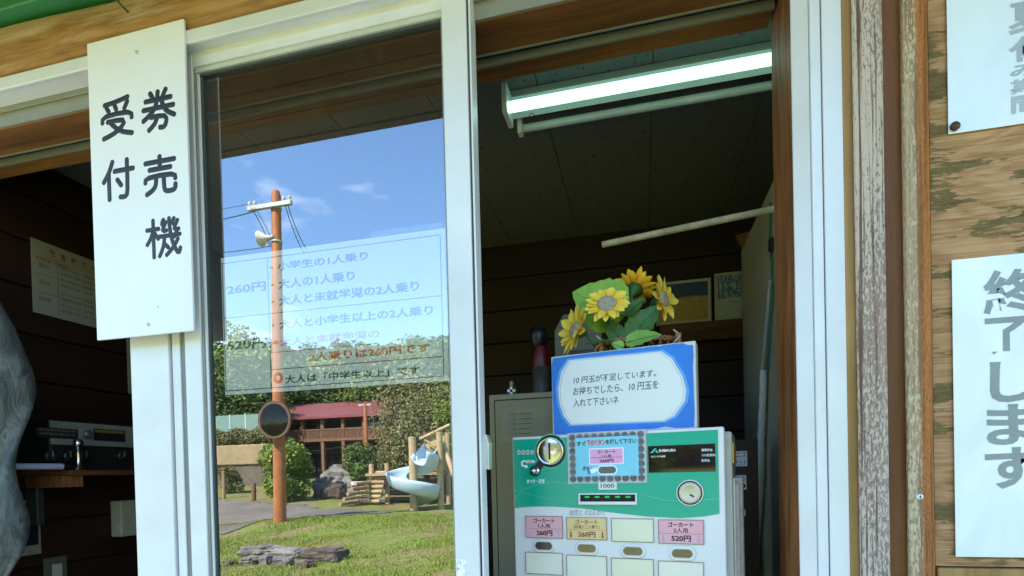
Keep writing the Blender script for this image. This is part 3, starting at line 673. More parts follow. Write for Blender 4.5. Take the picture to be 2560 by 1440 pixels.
# bill slot
a, b, c, d = mrect(1448, 1233, 1593, 1261)
bs = part('bill_slot', MB().box(a, b, -.0065, -.0014, c, c+.006).box(a, b, -.005, -.0014, d-.0025, d).box(a, a+.003, -.005, -.0014, c+.006, d-.0025).box(b-.003, b, -.005, -.0014, c+.006, d-.0025), M['mwhite'], tmn, local=True)
part('slot_mouth', MB().box(a+.003, b-.003, -.0022, -.0015, c+.006, d-.0025), M['blackhole'], bs, local=True)
M['led'] = emis('green_led', (.0, .35, .06), .10)
for k in range(5):
    x = a+.018+k*(b-a-.036)/4; part('indicator_light', MB().box(x-.005, x+.005, -.0030, -.0024, d-.0095, d-.0055), M['led'], bs, local=True)
a, b, c, d = mrect(1497, 1206, 1543, 1224); l1 = part('bill_label', MB().box(a, b, -.0034, -.0028, c, d), M['mwhite'], tmn, local=True)
m1 = MB(); mtext(m1, '1000', 1503, 1209, 1537, 1220, -.0037, bold=.01); part('lettering', m1, M['ink'], l1, local=True)
# key lock
kc = MP(1725, 1232); kr = MB(); disc(kr, kc, [(.0255, -.0014), (.0255, -.004), (.0235, -.005), (.0235, -.0015)], 36)
part('lock_ring', kr, M['mwhite'], tmn, local=True)
kk = MB(); disc(kk, kc, [(.0212, -.0014), (.0205, -.006), (.0145, -.0075), (.0135, -.0065), (0, -.0066)], 36)
kl = part('key_lock', kk, M['brass'], tmn, local=True); part('lock_gap', (lambda m: (disc(m, kc, [(.0236, -.0016), (.0212, -.0016)], 36), m)[1])(MB()), M['blackhole'], tmn, local=True)
part('keyhole', MB().prism([(kc[0]+.001, kc[1]-.002), (kc[0]+.008, kc[1]-.006), (kc[0]+.007, kc[1]-.0085), (kc[0]-.000, kc[1]-.0045)], -.0078, -.0064), M['blackhole'], kl, local=True)
# buttons and their labels
colx = [(1315, 1408), (1417, 1518), (1529, 1635), (1646, 1760)]
ytops = [(1290, 1345), (1293, 1349), (1296, 1355), (1299, 1360)]
cream = plain('cream_label', (.74, .70, .52), .4, 0, .04, 20); cream2 = plain('pale_cream_label', (.76, .72, .60), .4, 0, .04, 20)
pink = plain('pink_label', (.78, .38, .44), .4, 0, .05, 30); orange_ = plain('orange_label', (.74, .52, .25), .4, 0, .05, 30)
brownink = plain('brown_ink', (.22, .10, .03), .5)
names = [('ゴーカート', '1人用', '260円', pink, 'ink'), ('ゴーカート', '(幼児と二人乗り)', '260円', orange_, 'b'), None, ('ゴーカート', '2人用', '520円', pink, 'ink')]
arrowm = plain('arrow_print', (.35, .42, .62), .5)
for r in range(2):
    for k in range(4):
        (xa, xb), (ya, yb) = colx[k], ytops[k]
        if r: ya += 91+k*4.5; yb += 91+k*6
        a, b, c, d = mrect(xa, ya, xb, yb)
        ho = MB().box(a, b, -.0028, -.0004, d-.0012, d).box(a, b, -.0028, -.0004, c, c+.0012).box(a, a+.0012, -.0028, -.0004, c+.0012, d-.0012).box(b-.0012, b, -.0028, -.0004, c+.0012, d-.0012)
        hol = part('label_holder', ho, plain('holder_edge', (.30, .23, .20), .4), tmn, local=True)
        mm = (cream if k == 2 else cream2) if (r or k == 2) else names[k][3]
        part('label_card', MB().box(a+.0013, b-.0013, -.0016, -.0005, c+.0013, d-.0013), mm, hol, local=True)
        if r == 0 and names[k]:
            nmn = names[k]; tt = MB(); w = b-a; h = d-c
            text(tt, nmn[0], a+w*.22, b-w*.22, c+h*.70, d-h*.10, -.0020, bold=.03)
            wd = .34 if k != 1 else .18
            text(tt, nmn[1], a+w*wd, b-w*wd, c+h*.46, c+h*.66, -.0020, bold=.015)
            text(tt, nmn[2], a+w*.29, b-w*.28, c+h*.10, c+h*.36, -.0020, bold=.035)
            part('lettering', tt, M['ink'] if nmn[4] == 'ink' else brownink, hol, local=True)
            ar = MB()
            for xx in (a+w*.11, b-w*.11): ar.prism([(xx-.0014, c+h*.36), (xx+.0014, c+h*.36), (xx+.0014, c+h*.17), (xx+.0032, c+h*.17), (xx, c+h*.06), (xx-.0032, c+h*.17), (xx-.0014, c+h*.17)], -.0021, -.0018)
            part('arrow_print', ar, arrowm if nmn[4] == 'ink' else brownink, hol, local=True)
            part('rule_line', MB().box(a+.002, b-.002, -.0021, -.0018, c+h*.42, c+h*.43), M['orangeink'], hol, local=True)
    for k in range(4):
        if r: continue
        q = MP([1361, 1468, 1583, 1706][k], [1364, 1370, 1377, 1383][k])
        bz = part('button', MB().prism(oval(q[0], q[1], .0255, .0145, 14), -.0035, -.0002), M['mwhite'], tmn, bevel=.0022, local=True, seg=3)
        part('button_rim', MB().prism(oval(q[0], q[1], .0205, .0092, 14), -.0046, -.0036), plain('rim_silver', (.55, .54, .5), .3, .5), bz, bevel=.0006, local=True)
        part('button_lens', MB().prism(oval(q[0], q[1], .0192, .0080, 14), -.0052, -.0047), M['lens'] if k else M['lensd'], bz, bevel=.0012, local=True)
hw = MB(); mtext(hw, '幼児と の2人のり', 1424, 1273, 1512, 1290, -.0010, bold=-.008, shear=.15)
part('handwriting', hw, plain('pencil', (.12, .12, .14), .6), tmn, local=True)
# papers taped along the right side of the machine
sp = MB()
for k in range(6): sp.box(xr+.0125, xr+.016+.006*(k % 3), .04+.03*k, .062+.03*k, .02, ztop-.10-.012*(k % 2))
tag(part('side_papers', sp, plain('side_paper', (.62, .55, .50), .6, 0, .2, 40), tmn, local=True), 'cream papers taped on the side')
part('side_papers', MB().box(xr+.0125, xr+.0145, .035, .20, ztop-.07, ztop-.03), plain('yellow_paper', (.65, .42, .05), .5), tmn, local=True, label='yellow paper strip')
counter = single('counter', MB().box(-.75, .45, .05, .62, .96, 1.0), M['beam'], 'brown wooden counter under the ticket machine', 'counter')

# --- blue notice box on top of the machine
q0 = MP(1375, 985, .03); q1 = MP(1743, 965, .03)
bt = MP(1560, 872, .03)[1]; bb = MP(1560, 1073, .03)[1]; ztm = ztop
bx0, bx1 = MP(1380, 985, .03)[0], MP(1741, 965, .03)[0]
BB = MO-mn*.03
nb = thing('blue_notice_box', 'blue cardboard box with a white notice standing on the ticket machine', 'box', tuple(BB), MA)
M['blue'] = plain('blue_card', (.012, .17, .62), .4, 0, .12, 20)
M['card'] = plain('worn_card_edge', (.60, .60, .58), .7, 0, .1, 40)
zb0 = ztop+.0005; cut = .001
part('core', MB().box(bx0, bx1, .0, .045, zb0, bt), M['card'], nb, bevel=.001, local=True)
fx = MB()  # blue face with nicked corners
e = .0035
pts = [(bx0+e, zb0+e), (bx0+.03, zb0+e-.001), (bx0+.10, zb0+e), (bx1-.08, zb0+e+.001), (bx1-.060, zb0+e+.004), (bx1-.04, zb0+e), (bx1-.006, zb0+e), (bx1-.004, zb0+.03), (bx1-.006, bt-.05), (bx1-.004, bt-.03), (bx1-.005, bt-.008), (bx1-.015, bt-.007), (bx1-.024, bt-.002), (bx1-.065, bt-.0015), (bx1-.068, bt-.004), (bx1-.072, bt-.002), (bx0+.10, bt-.0015), (bx0+.004, bt-.003), (bx0+.001, bt-.02), (bx0+.0025, zb0+.03)]
fx.prism(pts, -.0008, -.0001); part('blue_face', fx, M['blue'], nb, local=True)
def bp(px, py):
    a = MP(px, py, .03); return a
lp = [bp(*z) for z in [(1424, 901), (1653, 879), (1680, 897), (1706, 940), (1716, 975), (1712, 1003), (1686, 1040), (1660, 1053), (1428, 1062), (1410, 1040), (1400, 1010), (1396, 972), (1404, 930)]]
cen = np.mean(lp, 0); big = [tuple(cen+(np.array(p)-cen)*1.045) for p in lp]
part('pale_border', MB().prism(big, -.0012, -.0009), plain('light_blue_card', (.12, .33, .75), .3), nb, local=True)
part('notice_sheet', MB().prism(lp, -.0018, -.0013), plain('laminated_white', (.76, .77, .78), .2, 0, .04, 9, spec=.6), nb, local=True)
fr = MB(); sm = [tuple(cen+(np.array(p)-cen)*.975) for p in lp]; s2 = [tuple(cen+(np.array(p)-cen)*.968) for p in lp]
for i in range(len(sm)):
    j = (i+1) % len(sm); fr.add([(sm[i][0], -.0019, sm[i][1]), (sm[j][0], -.0019, sm[j][1]), (s2[j][0], -.0019, s2[j][1]), (s2[i][0], -.0019, s2[i][1])], [(0, 1, 2, 3)])
part('border_line', fr, M['lead'], nb, local=True)
bl = MB()
def btext(t, a, b, c, d):
    b, d = shrink(a, b, c, d, .085 if b < 930 else (.078 if b < 990 else .05)); xm, ym = (a+c)/2, (b+d)/2; text(bl, t, MP(a, ym, .03)[0], MP(c, ym, .03)[0], MP(xm, d, .03)[1], MP(xm, b, .03)[1], -.0021, bold=.014, shear=.12)
btext('10 円玉が不足しています。', 1434, 924, 1641, 960); btext('お持ちでしたら、10 円玉を', 1433, 951, 1647, 989); btext('入れて下さいネ', 1433, 991, 1547, 1017)
part('lettering', bl, plain('grey_ink2', (.10, .11, .14), .4), nb, local=True)

# ================================================================== SUNFLOWERS
def petalmat(name, base, tip):
    s = NT(name); g = s.n('ShaderNodeTexCoord').outputs['Generated']; y = s.n('ShaderNodeSeparateXYZ', {0: g}).outputs['Y']
    c = s.ramp(y, [(.1, base), (.75, tip)]); st = s.noise(s.coord((900, 60, 60)), 1, 2); c = s.mix(.25, c, s.ramp(st, [(.3, tuple(k*.5 for k in base)), (.7, tip)]))
    s.col(c); s.b.inputs['Subsurface Weight'].default_value = .0; return s.set(.6, 0, .2)
M['petal'] = petalmat('yellow_petal', (.84, .50, .02), (.90, .70, .11))
M['petalo'] = petalmat('orange_petal', (.62, .23, .006), (.80, .50, .03))
M['seed'] = plain('seed_head', (.42, .37, .28), .9, 0, .35, 900, .8)
M['stem'] = plain('stem_green', (.03, .10, .015), .6)
M['leafd'] = plain('leaf_dark_green', (.045, .135, .025), .55, 0, .35, 120, .2)
M['leafl'] = plain('leaf_light_green', (.22, .42, .05), .6, 0, .2, 60, .2)
M['leafm'] = plain('leaf_mid_green', (.20, .38, .07), .55, 0, .25, 80, .2)
def petal_mesh(L_, Wd, cup, tw):
    mb = MB(); nu, nv = 7, 5; vs = []
    for i in range(nu):
        t = i/(nu-1); w = Wd*(math.sin(math.pi*min(1, t*.93+.07))**.75)*(1-.15*t) if i < nu-1 else .0006
        if i == 0: w = Wd*.35
        for j in range(nv):
            s_ = (j/(nv-1)-.5)*2
            vs.append((s_*w/2, L_*t, cup*L_*(t**1.6)+.18*w*s_*s_+tw*s_*w*t*.5))
    mb.add(vs, [(i*nv+j, i*nv+j+1, (i+1)*nv+j+1, (i+1)*nv+j) for i in range(nu-1) for j in range(nv-1)], True)
    return mb.mesh('petal')
def leaf(mb, base, tip, normal, width, droop=.1, serr=.05, heart=.0, n=14):
    b, t = Vector(base), Vector(tip); ax = t-b; Ln = ax.length; ax = ax.normalized(); nn = Vector(normal); nn = (nn-ax*nn.dot(ax)).normalized(); sd_ = ax.cross(nn)
    vs = []; m = 6
    for i in range(n+1):
        u = i/n; w = width/2*(math.sin(math.pi*u**(.62+.2*heart))**.8 if 0 < u < 1 else .02)*(1+(serr if i % 2 else -serr))
        for j in range(m+1):
            s_ = (j/m-.5)*2; vn = .018*math.sin(u*26+abs(s_)*5)*abs(s_)
            p = b+ax*(Ln*u+heart*Ln*-.10*abs(s_)*math.sin(math.pi*u))+sd_*(s_*w)+nn*(-droop*Ln*u*u+.22*w*abs(s_)+vn*Ln)
            vs.append(p)
    mb.add(vs, [(i*(m+1)+j, i*(m+1)+j+1, (i+1)*(m+1)+j+1, (i+1)*(m+1)+j) for i in range(n) for j in range(m)], True); return mb
def leafrib(mb, base, tip, normal, droop, r=.0008):
    b, t = Vector(base), Vector(tip); ax = t-b; Ln = ax.length; ax = ax.normalized(); nn = Vector(normal); nn = (nn-ax*nn.dot(ax)).normalized()
    mb.tube([b+ax*(Ln*u)+nn*(-droop*Ln*u*u+.0006) for u in np.linspace(0, .95, 8)], [r*(1.3-u) for u in np.linspace(0, .95, 8)], 5)
YF = .24
BASE = np.array([-.005, YF+.02, ztop+MO[2]+.02])
def flower(px, py, Y, R0, normal, cup, label, npet=20, disc_r=.4, mat='petal', back=False, roll=0.):
    c = Vector(P(px, py, Y)); nrm = Vector(normal).normalized()
    t = thing('sunflower', label, 'artificial flower', tuple(c), group='artificial sunflowers in the basket')
    q = nrm.to_track_quat('Z', 'Y'); Ln = R0*(1-disc_r)*1.15
    meshes = [petal_mesh(Ln, R0*.42, cup+random.uniform(-.12, .12), random.uniform(-.4, .4)) for _ in range(5)]
    for m in meshes: m.materials.append(M[mat])
    for ring in range(2):
        for k in range(npet//2):
            a = 2*math.pi*(k+.5*ring)/(npet//2)+roll+random.uniform(-.07, .07)
            o = bpy.data.objects.new('petal', meshes[(k+ring*2) % 5]); S.collection.objects.link(o); o.parent = t
            d = Vector((math.cos(a), math.sin(a), 0)); rot = Matrix.Rotation(a-math.pi/2, 4, 'Z') @ Matrix.Rotation(random.uniform(-.12, .18)-(ring*.12), 4, 'X')
            o.matrix_local = q.to_matrix().to_4x4() @ Matrix.Translation(d*R0*disc_r*.8+Vector((0, 0, -.002*ring))) @ rot @ Matrix.Diagonal((random.uniform(.85, 1.1), random.uniform(.88, 1.08), 1, 1))
    dd = MB(); dd.lathe([(R0*disc_r*.96, -.002), (R0*disc_r, .002), (R0*disc_r*.85, .006), (R0*disc_r*.35, .0065), (R0*disc_r*.2, .004), (0, .0035)], n=24)
    o = part('seed_disc', dd.mesh('seed_disc'), M['seed'], t); o.matrix_local = q.to_matrix().to_4x4()
    cx_ = MB(); cx_.lathe([(.003, -.03), (R0*.3, -.012), (R0*.42, -.004), (R0*.3, -.002)], n=16)
    o = part('calyx', cx_.mesh('calyx'), M['stem'], t); o.matrix_local = q.to_matrix().to_4x4()
    sb = MB(); s0 = c-nrm*.028; s3 = Vector(BASE)+Vector((random.uniform(-.02, .02), .0, 0)); mid = (s0+s3)/2-nrm*.02+Vector((0, 0, .0))
    sb.tube([s0, s0*.6+mid*.4, mid, mid*.4+s3*.6, s3], .0028, 7); part('stem', sb, M['stem'], t)
    return t
f1 = flower(1517, 760, YF-.03, .049, (.02, -.86, .42), .12, 'open yellow sunflower facing the front before the large light green leaf', disc_r=.43)
f2 = flower(1588, 722, YF+.05, .046, (.25, .55, .65), .35, 'orange-yellow sunflower turned away at the top of the arrangement', mat='petalo', disc_r=.36, npet=18)
f3 = flower(1658, 748, YF+.01, .050, (.80, -.42, .12), .25, 'yellow sunflower on the right seen nearly edge-on', disc_r=.36, npet=18)
f4 = flower(1438, 826, YF-.02, .054, (-.78, -.52, .22), .30, 'yellow sunflower drooping over the left side of the blue box', disc_r=.36, npet=20)
def lf(px0, py0, px1, py1, Y0, Y1, nrm, w, mat, par, **k):
    b, t = P(px0, py0, Y0), P(px1, py1, Y1); mb = MB(); leaf(mb, b, t, nrm, w, **k)
    o = part('leaf', mb, M[mat], par); rb = MB(); leafrib(rb, b, t, nrm, k.get('droop', .1)); part('leaf_vein', rb, M['stem'], o)
lf(1560, 792, 1432, 728, YF+.035, YF+.02, (.0, -1, .25), .135, 'leafl', f1, droop=.03, serr=.035, heart=.25, n=16)
lf(1572, 848, 1650, 758, YF-.0, YF-.01, (-.3, -1, .1), .062, 'leafd', f1, droop=.08)
lf(1562, 858, 1652, 832, YF-.03, YF-.05, (0, -.8, .6), .050, 'leafm', f3, droop=.06)
lf(1558, 862, 1512, 792, YF-.005, YF, (.4, -1, .0), .045, 'leafd', f3, droop=.06)
lf(1562, 790, 1612, 742, YF+.0, YF+.0, (0, -.9, .5), .035, 'leafd', f2, droop=.05)
lf(1530, 852, 1462, 858, YF-.02, YF-.03, (0, -.5, 1), .022, 'leafd', f4, droop=.05)
lf(1560, 870, 1530, 858, YF-.04, YF-.05, (0, -1, .4), .026, 'leafm', f4, droop=.05)
# wicker basket
wk = plain('wicker', (.30, .15, .075), .55, 0, .35, 150, .3)
bz0 = ztop+MO[2]+.0; bc = P(1590, 860, YF+.05); bkx = bc[0]
bk = thing('wicker_basket', 'brown wicker basket with twisted rim holding the sunflowers', 'basket', (bkx, YF+.05, bz0))
def bpt(a, z, r0=.068, r1=.088, h=.2): r = r0+(r1-r0)*z/h; return (bkx+r*1.05*math.cos(a), YF+.05+r*.75*math.sin(a), bz0+z)
we = MB()
for k in range(26):
    a0 = 2*math.pi*k/26
    for s_ in (1, -1): we.tube([bpt(a0+s_*.42*z/.07, z) for z in np.linspace(0, .205, 12)], .0015, 5)
part('weave', we, wk, bk)
rm = MB()
for ph in (0, math.pi):
    rm.tube([(bpt(a, .208)[0], bpt(a, .208)[1], bpt(a, .208)[2]+.004*math.sin(a*24+ph)) if True else 0 for a in np.linspace(0, 2*math.pi, 160)], .0033, 6)
part('rim', rm, plain('rim_cane', (.32, .15, .07), .45, 0, .3, 200), bk)
part('base', MB().lathe([(.074, 0), (.074, .006), (0, .006)], (bkx, YF+.05, bz0)), wk, bk)
hcane = plain('handle_cane', (.36, .16, .06), .4, 0, .3, 200); wrib = plain('white_ribbon', (.6, .5, .48), .5)
for s_ in (.10, -.085):
    hd = MB(); hd.tube([(bkx+s_*.9, YF+.0, bz0+z) for z in np.linspace(.01, .215, 22)], [.0075 if i % 2 else .0058 for i in range(22)], 9)
    part('handle_post', hd, hcane, bk)
for s_ in (.095, -.09):
    rb = MB(); rb.tube([(bkx+s_*.9+.008*math.cos(z*150), YF-.005+.008*math.sin(z*150), bz0+z) for z in np.linspace(.01, .225, 60)], .0018, 5)
    part('ribbon', rb, wrib, bk)

# ================================================================== INTERIOR THINGS
# fluorescent lamp
Yl, Zl = .0, 0
def onz(px, py, z): return PZ(px, py, z)
LZ = ZC
def ly(py, dz): return PZ(1926, py, LZ-dz)[1]
yt = ly(148, .095); yA, yB_, yC, yD = ly(102, .003), ly(122, .036), ly(184, .066), ly(184, .066)+.012
y2 = ly(214, .068)
lx0 = PZ(1266, 268, LZ-.095)[0]; lx1 = lx0+1.20
fl = thing('fluorescent_lamp', 'lit fluorescent strip lamp with one dark tube under the ceiling', 'ceiling lamp', (lx0, yt, LZ))
M['lampw'] = plain('lamp_enamel', (.76, .80, .72), .4, 0, .03)
hs_l = MB(); hs_l.prismx([(yA, LZ-.003), (yB_, LZ-.036), (yC, LZ-.066), (yD, LZ-.003)], lx0-.012, lx1+.01)
part('housing', hs_l, M['lampw'], fl, bevel=.0015)
part('side_strip', MB().box(lx0-.010, lx1+.008, yD+.0005, y2+.03, LZ-.02, LZ-.003), M['gasket'], fl)
part('lit_tube', MB().tube([(lx0+.004, yt, LZ-.095), (lx1, yt, LZ-.095)], .0132, 20), emis('tube_glow', (.46, 1., .84), .44), fl)
part('dark_tube', MB().tube([(lx0+.015, y2, LZ-.068), (lx1, y2, LZ-.068)], .0110, 16), plain('unlit_tube', (.50, .54, .52), .25), fl)
for x_s in (lx0-.010, lx1):
    part('socket', MB().box(x_s, x_s+.014, yt-.014, yB_+.012, LZ-.112, LZ-.034), M['lampw'], fl, bevel=.003)
    part('socket', MB().box(x_s+.010, x_s+.024, y2-.013, y2+.013, LZ-.085, LZ-.02), M['lampw'], fl, bevel=.002)
part('end_cap', MB().tube([(lx0+.003, yt, LZ-.095), (lx0+.016, yt, LZ-.095)], .0124, 16), M['chrome'], fl)
q = PZ(1329, 290, LZ-.09); th = np.linspace(0, 2*math.pi, 16)
part('pull_ring', MB().tube([(q[0]+.007*math.cos(t), q[1], LZ-.090+.007*math.sin(t)) for t in th], .0009, 5), M['dark'], fl)
# rolled pole
YR0, YR1 = .55, .50
p0, p1 = P(1506, 612, YR0), P(1910, 528, YR1)
single('rolled_pole', MB().tube([p0+(np.array(p1)-p0)*t for t in np.linspace(0, 1.2, 12)], .0088, 14), plain('marbled_wrap', (.52, .47, .36), .5, 0, .3, 60), 'cream marbled roller pole hanging over the sunflowers', 'pole')
# tall cream cabinet at the right
XC_ = P(1925, 1197, .25)[0]
XC_ = .372
cz = PX(1925, 478, XC_); cz2 = PX(1852, 622, XC_)
ctop = (cz[2]+cz2[2])/2
cab = thing('cream_partition', 'tall cream painted partition panel on the right inside the booth', 'partition', (XC_+.02, .6, 0))
yfar = PX(1858, 900, XC_)[1]
part('panel', MB().box(XC_, XC_+.03, .2, yfar, .06, ctop), plain('cream_paint', (.50, .47, .36), .5, 0, .08, 8, dirt=(.28, .2, .1)), cab, bevel=.002)
# cables on partition
gc = MB(); pts = [PX(px, py, XC_-.006) for px, py in [(1926, 505), (1925, 600), (1929, 660), (1931, 740), (1924, 850), (1919, 925)]]
single('green_cable', MB().tube(pts, .0028, 7), plain('green_pvc', (.01, .16, .09), .4), 'thin green cable running down the cream partition', 'cable')
single('grey_cable', MB().tube([PX(px, py, XC_-.012) for px, py in [(1925, 700), (1919, 790), (1910, 880), (1905, 930)]], .0060, 8), plain('grey_pvc', (.38, .40, .42), .4), 'grey sheathed cable beside the green cable', 'cable')
wc = MB(); ppp = [PX(px, py, XC_-.016) for px, py in [(1908, 925), (1906, 1010), (1902, 1100), (1901, 1190), (1896, 1290), (1890, 1380), (1888, 1460)]]
rr = []; pp = []
for i in range(len(ppp)-1):
    for t in np.linspace(0, 1, 7)[:-1]: pp.append(ppp[i]*(1-t)+ppp[i+1]*t); rr.append(.0098 if len(pp) % 3 else .0112)
single('taped_cable_bundle', MB().tube(pp, rr, 12), plain('white_tape', (.66, .66, .66), .5, 0, .08, 50), 'thick cable bundle wrapped in white tape hanging by the jamb', 'cable')
q = PX(1928, 612, XC_-.006); single('cable_clip', MB().box(XC_-.012, XC_-.001, q[1]-.008, q[1]+.008, q[2]-.017, q[2]+.017), M['dark'], 'small dark clip holding the green cable', 'clip')
# ledge with framed drawings
Yw = YB-.002
x0, x1, z0, z1 = rect(1650, 803, 1870, 850, Yw-.05)
single('wall_ledge', MB().box(x0, x1+.1, Yw-.05, Yw, z0, z1), wood('ledge_wood', (.06, .022, .008), (.16, .065, .022), 'x', 1.), 'brown wooden ledge under the two framed drawings', 'ledge', bevel=.002)
lz = z1
def drawing(label, a, b, c, d, Y, cols, seed):
    x0, x1, z0, z1 = rect(a, b, c, d, Y); z1 = lz+(z1-z0)*1.0; z0 = lz+.0005
    t = thing('framed_drawing', label, 'picture', (x0, Y, z0))
    f = MB().box(x0, x1, Y, Y+.012, z0, z0+.012).box(x0, x1, Y, Y+.012, z1-.012, z1).box(x0, x0+.012, Y, Y+.012, z0+.012, z1-.012).box(x1-.012, x1, Y, Y+.012, z0+.012, z1-.012)
    part('frame', f, plain('pale_frame', (.42, .40, .34), .5), t, bevel=.001)
    s = NT('drawing_print_%d' % seed); g = s.n('ShaderNodeTexCoord').outputs['Generated']; sp_ = s.n('ShaderNodeSeparateXYZ', {0: g})
    n = s.noise(g, 3.+seed, 4, .6, 1.5); zz = s.n('ShaderNodeMath', {0: sp_.outputs['Z'], 1: s.n('ShaderNodeMath', {0: n, 1: .22}, operation='MULTIPLY').outputs[0]}, operation='ADD').outputs[0]
    low = s.ramp(s.noise(g, 8.+seed, 3), cols[0]); hi = s.ramp(s.noise(g, 6., 3), cols[1])
    s.col(s.mix(s.ramp(zz, [(cols[2], (0, 0, 0)), (cols[2]+.03, (1, 1, 1))]), low, hi)); s.set(.4)
    part('print', MB().box(x0+.012, x1-.012, Y+.004, Y+.008, z0+.012, z1-.012), s.m, t)
drawing('framed drawing with dark blue sky over yellow shapes', 1640, 697, 1778, 805, Yw-.04, ([(.35, (.30, .22, .03)), (.5, (.42, .30, .05)), (.62, (.40, .14, .04)), (.7, (.2, .3, .3))], [(.3, (.01, .03, .10)), (.6, (.02, .05, .14))], .72), 1)
drawing('framed pale drawing with a blue stripe next to the partition', 1787, 683, 1872, 802, Yw-.04, ([(.4, (.42, .44, .40)), (.62, (.40, .42, .38)), (.68, (.15, .10, .08))], [(.42, (.35, .42, .42)), (.55, (.02, .05, .28)), (.62, (.38, .42, .36))], .55), 2)
# hook/wood scrap near the partition top
q = P(1858, 605, 1.2); single('wooden_bracket', MB().prism([(q[0]-.03, q[2]+.02), (q[0]+.02, q[2]+.03), (q[0]+.01, q[2]-.05), (q[0]-.01, q[2]-.02)], 1.18, 1.2), M['beam'], 'small brown wooden bracket by the corner of the partition', 'bracket')
# grey-beige locker on the left rear
Yk = .75
x0 = P(1226, 1150, Yk)[0]; zk = P(1300, 983, Yk)[2]
lk = thing('grey_locker', 'grey-beige steel locker behind the ticket machine with a faded list on it', 'locker', (x0+.3, Yk, 0))
M['locker'] = plain('locker_paint', (.32, .28, .19), .45, 0, .05, 8)
part('body', MB().box(x0, x0+.6, Yk, Yk+.45, .06, zk), M['locker'], lk, bevel=.004)
part('door', MB().box(x0+.022, x0+.56, Yk-.006, Yk-.0005, .10, zk-.022), M['locker'], lk, bevel=.001)
part('door_gap', MB().box(x0+.018, x0+.564, Yk-.0012, Yk-.0003, .096, zk-.018), M['blackhole'], lk)
a, b, c, d = rect(1254, 1020, 1372, 1105, Yk-.008)
so = part('list_sheet', MB().box(a, b, Yk-.0075, Yk-.0065, c, d), plain('faded_paper', (.32, .30, .23), .6, 0, .1, 20), lk)
tl = MB()
for k in range(5):
    zz = d-.018-k*.016
    text(tl, '1・人用券', a+.022, a+.050, zz-.004, zz+.002, Yk-.008, bold=.0); text(tl, '――――――', a+.058, a+.10, zz-.002, zz, Yk-.008)
part('lettering', tl, M['ink2'], so)
# figurine on locker
q = P(1279, 978, Yk+.03)
fg = thing('small_figurine', 'tiny figurine with a black and white checked body on the locker', 'figurine', (q[0], Yk+.03, zk))
zf = zk+.0005
for r_ in range(3):
    for c_ in range(3):
        part('check_square', MB().box(q[0]-.0135+c_*.009, q[0]-.0048+c_*.009, Yk+.025, Yk+.04, zf+r_*.009, zf+.0088+r_*.009), M['paper'] if (r_+c_) % 2 else M['dark'], fg)
part('head', MB().lathe([(0.001, 0), (.006, .004), (.008, .011), (.006, .017), (0, .021)], (q[0], Yk+.032, zf+.027), n=14), plain('doll_face', (.35, .25, .18), .5), fg)
# red spray bottle
YQ = Yk+.08
q = P(1350, 975, YQ); z_top = P(1350, 815, YQ)[2]; x_ = P(1352, 900, YQ)[0]
sb_ = thing('red_bottle', 'red bottle with a black cap standing on the locker', 'bottle', (x_, YQ, zk))
h = z_top-zk
part('bottle_body', MB().lathe([(.026, .0005), (.030, .01), (.030, h*.5), (.026, h*.62), (.020, h*.7)], (x_, YQ, zk), n=20), plain('red_plastic', (.12, .006, .005), .4), sb_)
part('white_band', MB().lathe([(.0305, h*.02), (.0305, h*.40), (.0304, h*.40)], (x_, YQ, zk), n=20), plain('cream_band', (.06, .05, .04), .5), sb_)
part('cap', MB().lathe([(.020, h*.7), (.028, h*.76), (.032, h*.88), (.022, h*.98), (0, h*1.0)], (x_-.006, YQ, zk), n=18), M['dark'], sb_)
x0, x1, z0, z1 = rect(1376, 765, 1500, 880, .72)
dv_ = thing('beige_device', 'grey-beige box device behind the left sunflower', 'device', ((x0+x1)/2, .8, z0))
part('case', MB().prism([(x0, z0-.12), (x1, z0-.12), (x1, z1), (x0+.03, z1), (x0, z1-.05)], .80, .95), plain('beige_plastic', (.13, .12, .09), .5), dv_, bevel=.004)
part('slot', MB().box(x0+.05, x1-.01, .797, .7995, z0+.01, z0+.022), M['dark'], dv_)
single('storage_shelf', MB().box(x0-.12, x1+.5, .76, 1.2, zk-.03, zk-.001), M['plank'], 'dark shelf behind the blue notice box', 'shelf') if False else None
# hanging tags right of the machine
for i, (a, b, c, d, tx, lb_) in enumerate([(1824, 1128, 1868, 1166, 'テニス\nラケット', 'paper tag lettered for tennis rackets right of the machine'), (1826, 1188, 1866, 1224, 'クリーン\n10', 'small handwritten paper tag below the tennis racket tag'), (1834, 1274, 1864, 1290, 'ラップ', 'lowest white paper tag right of the machine')]):
    x0, x1, z0, z1 = rect(a, b, c, d, .62); t = thing('paper_tag', lb_, 'tag', (x0, .62, z0)); part('sheet', MB().box(x0, x1, .62, .621, z0, z1), M['paper'], t)
    m = MB()
    ls = tx.split('\n')
    for k, s_ in enumerate(ls): hh = (z1-z0)/len(ls); text(m, s_, x0+.002, x1-.002, z1-hh*(k+1)+hh*.15, z1-hh*k-hh*.12, .6195, bold=.0)
    part('lettering', m, M['ink'], t)
x0, x1, z0, z1 = rect(1822, 1100, 1875, 1460, .64)
single('tag_rack', MB().box(x0, x1+.02, .622, .70, z0, z1), plain('rack_brown', (.05, .025, .012), .6), 'dark brown rack carrying the paper tags', 'rack')
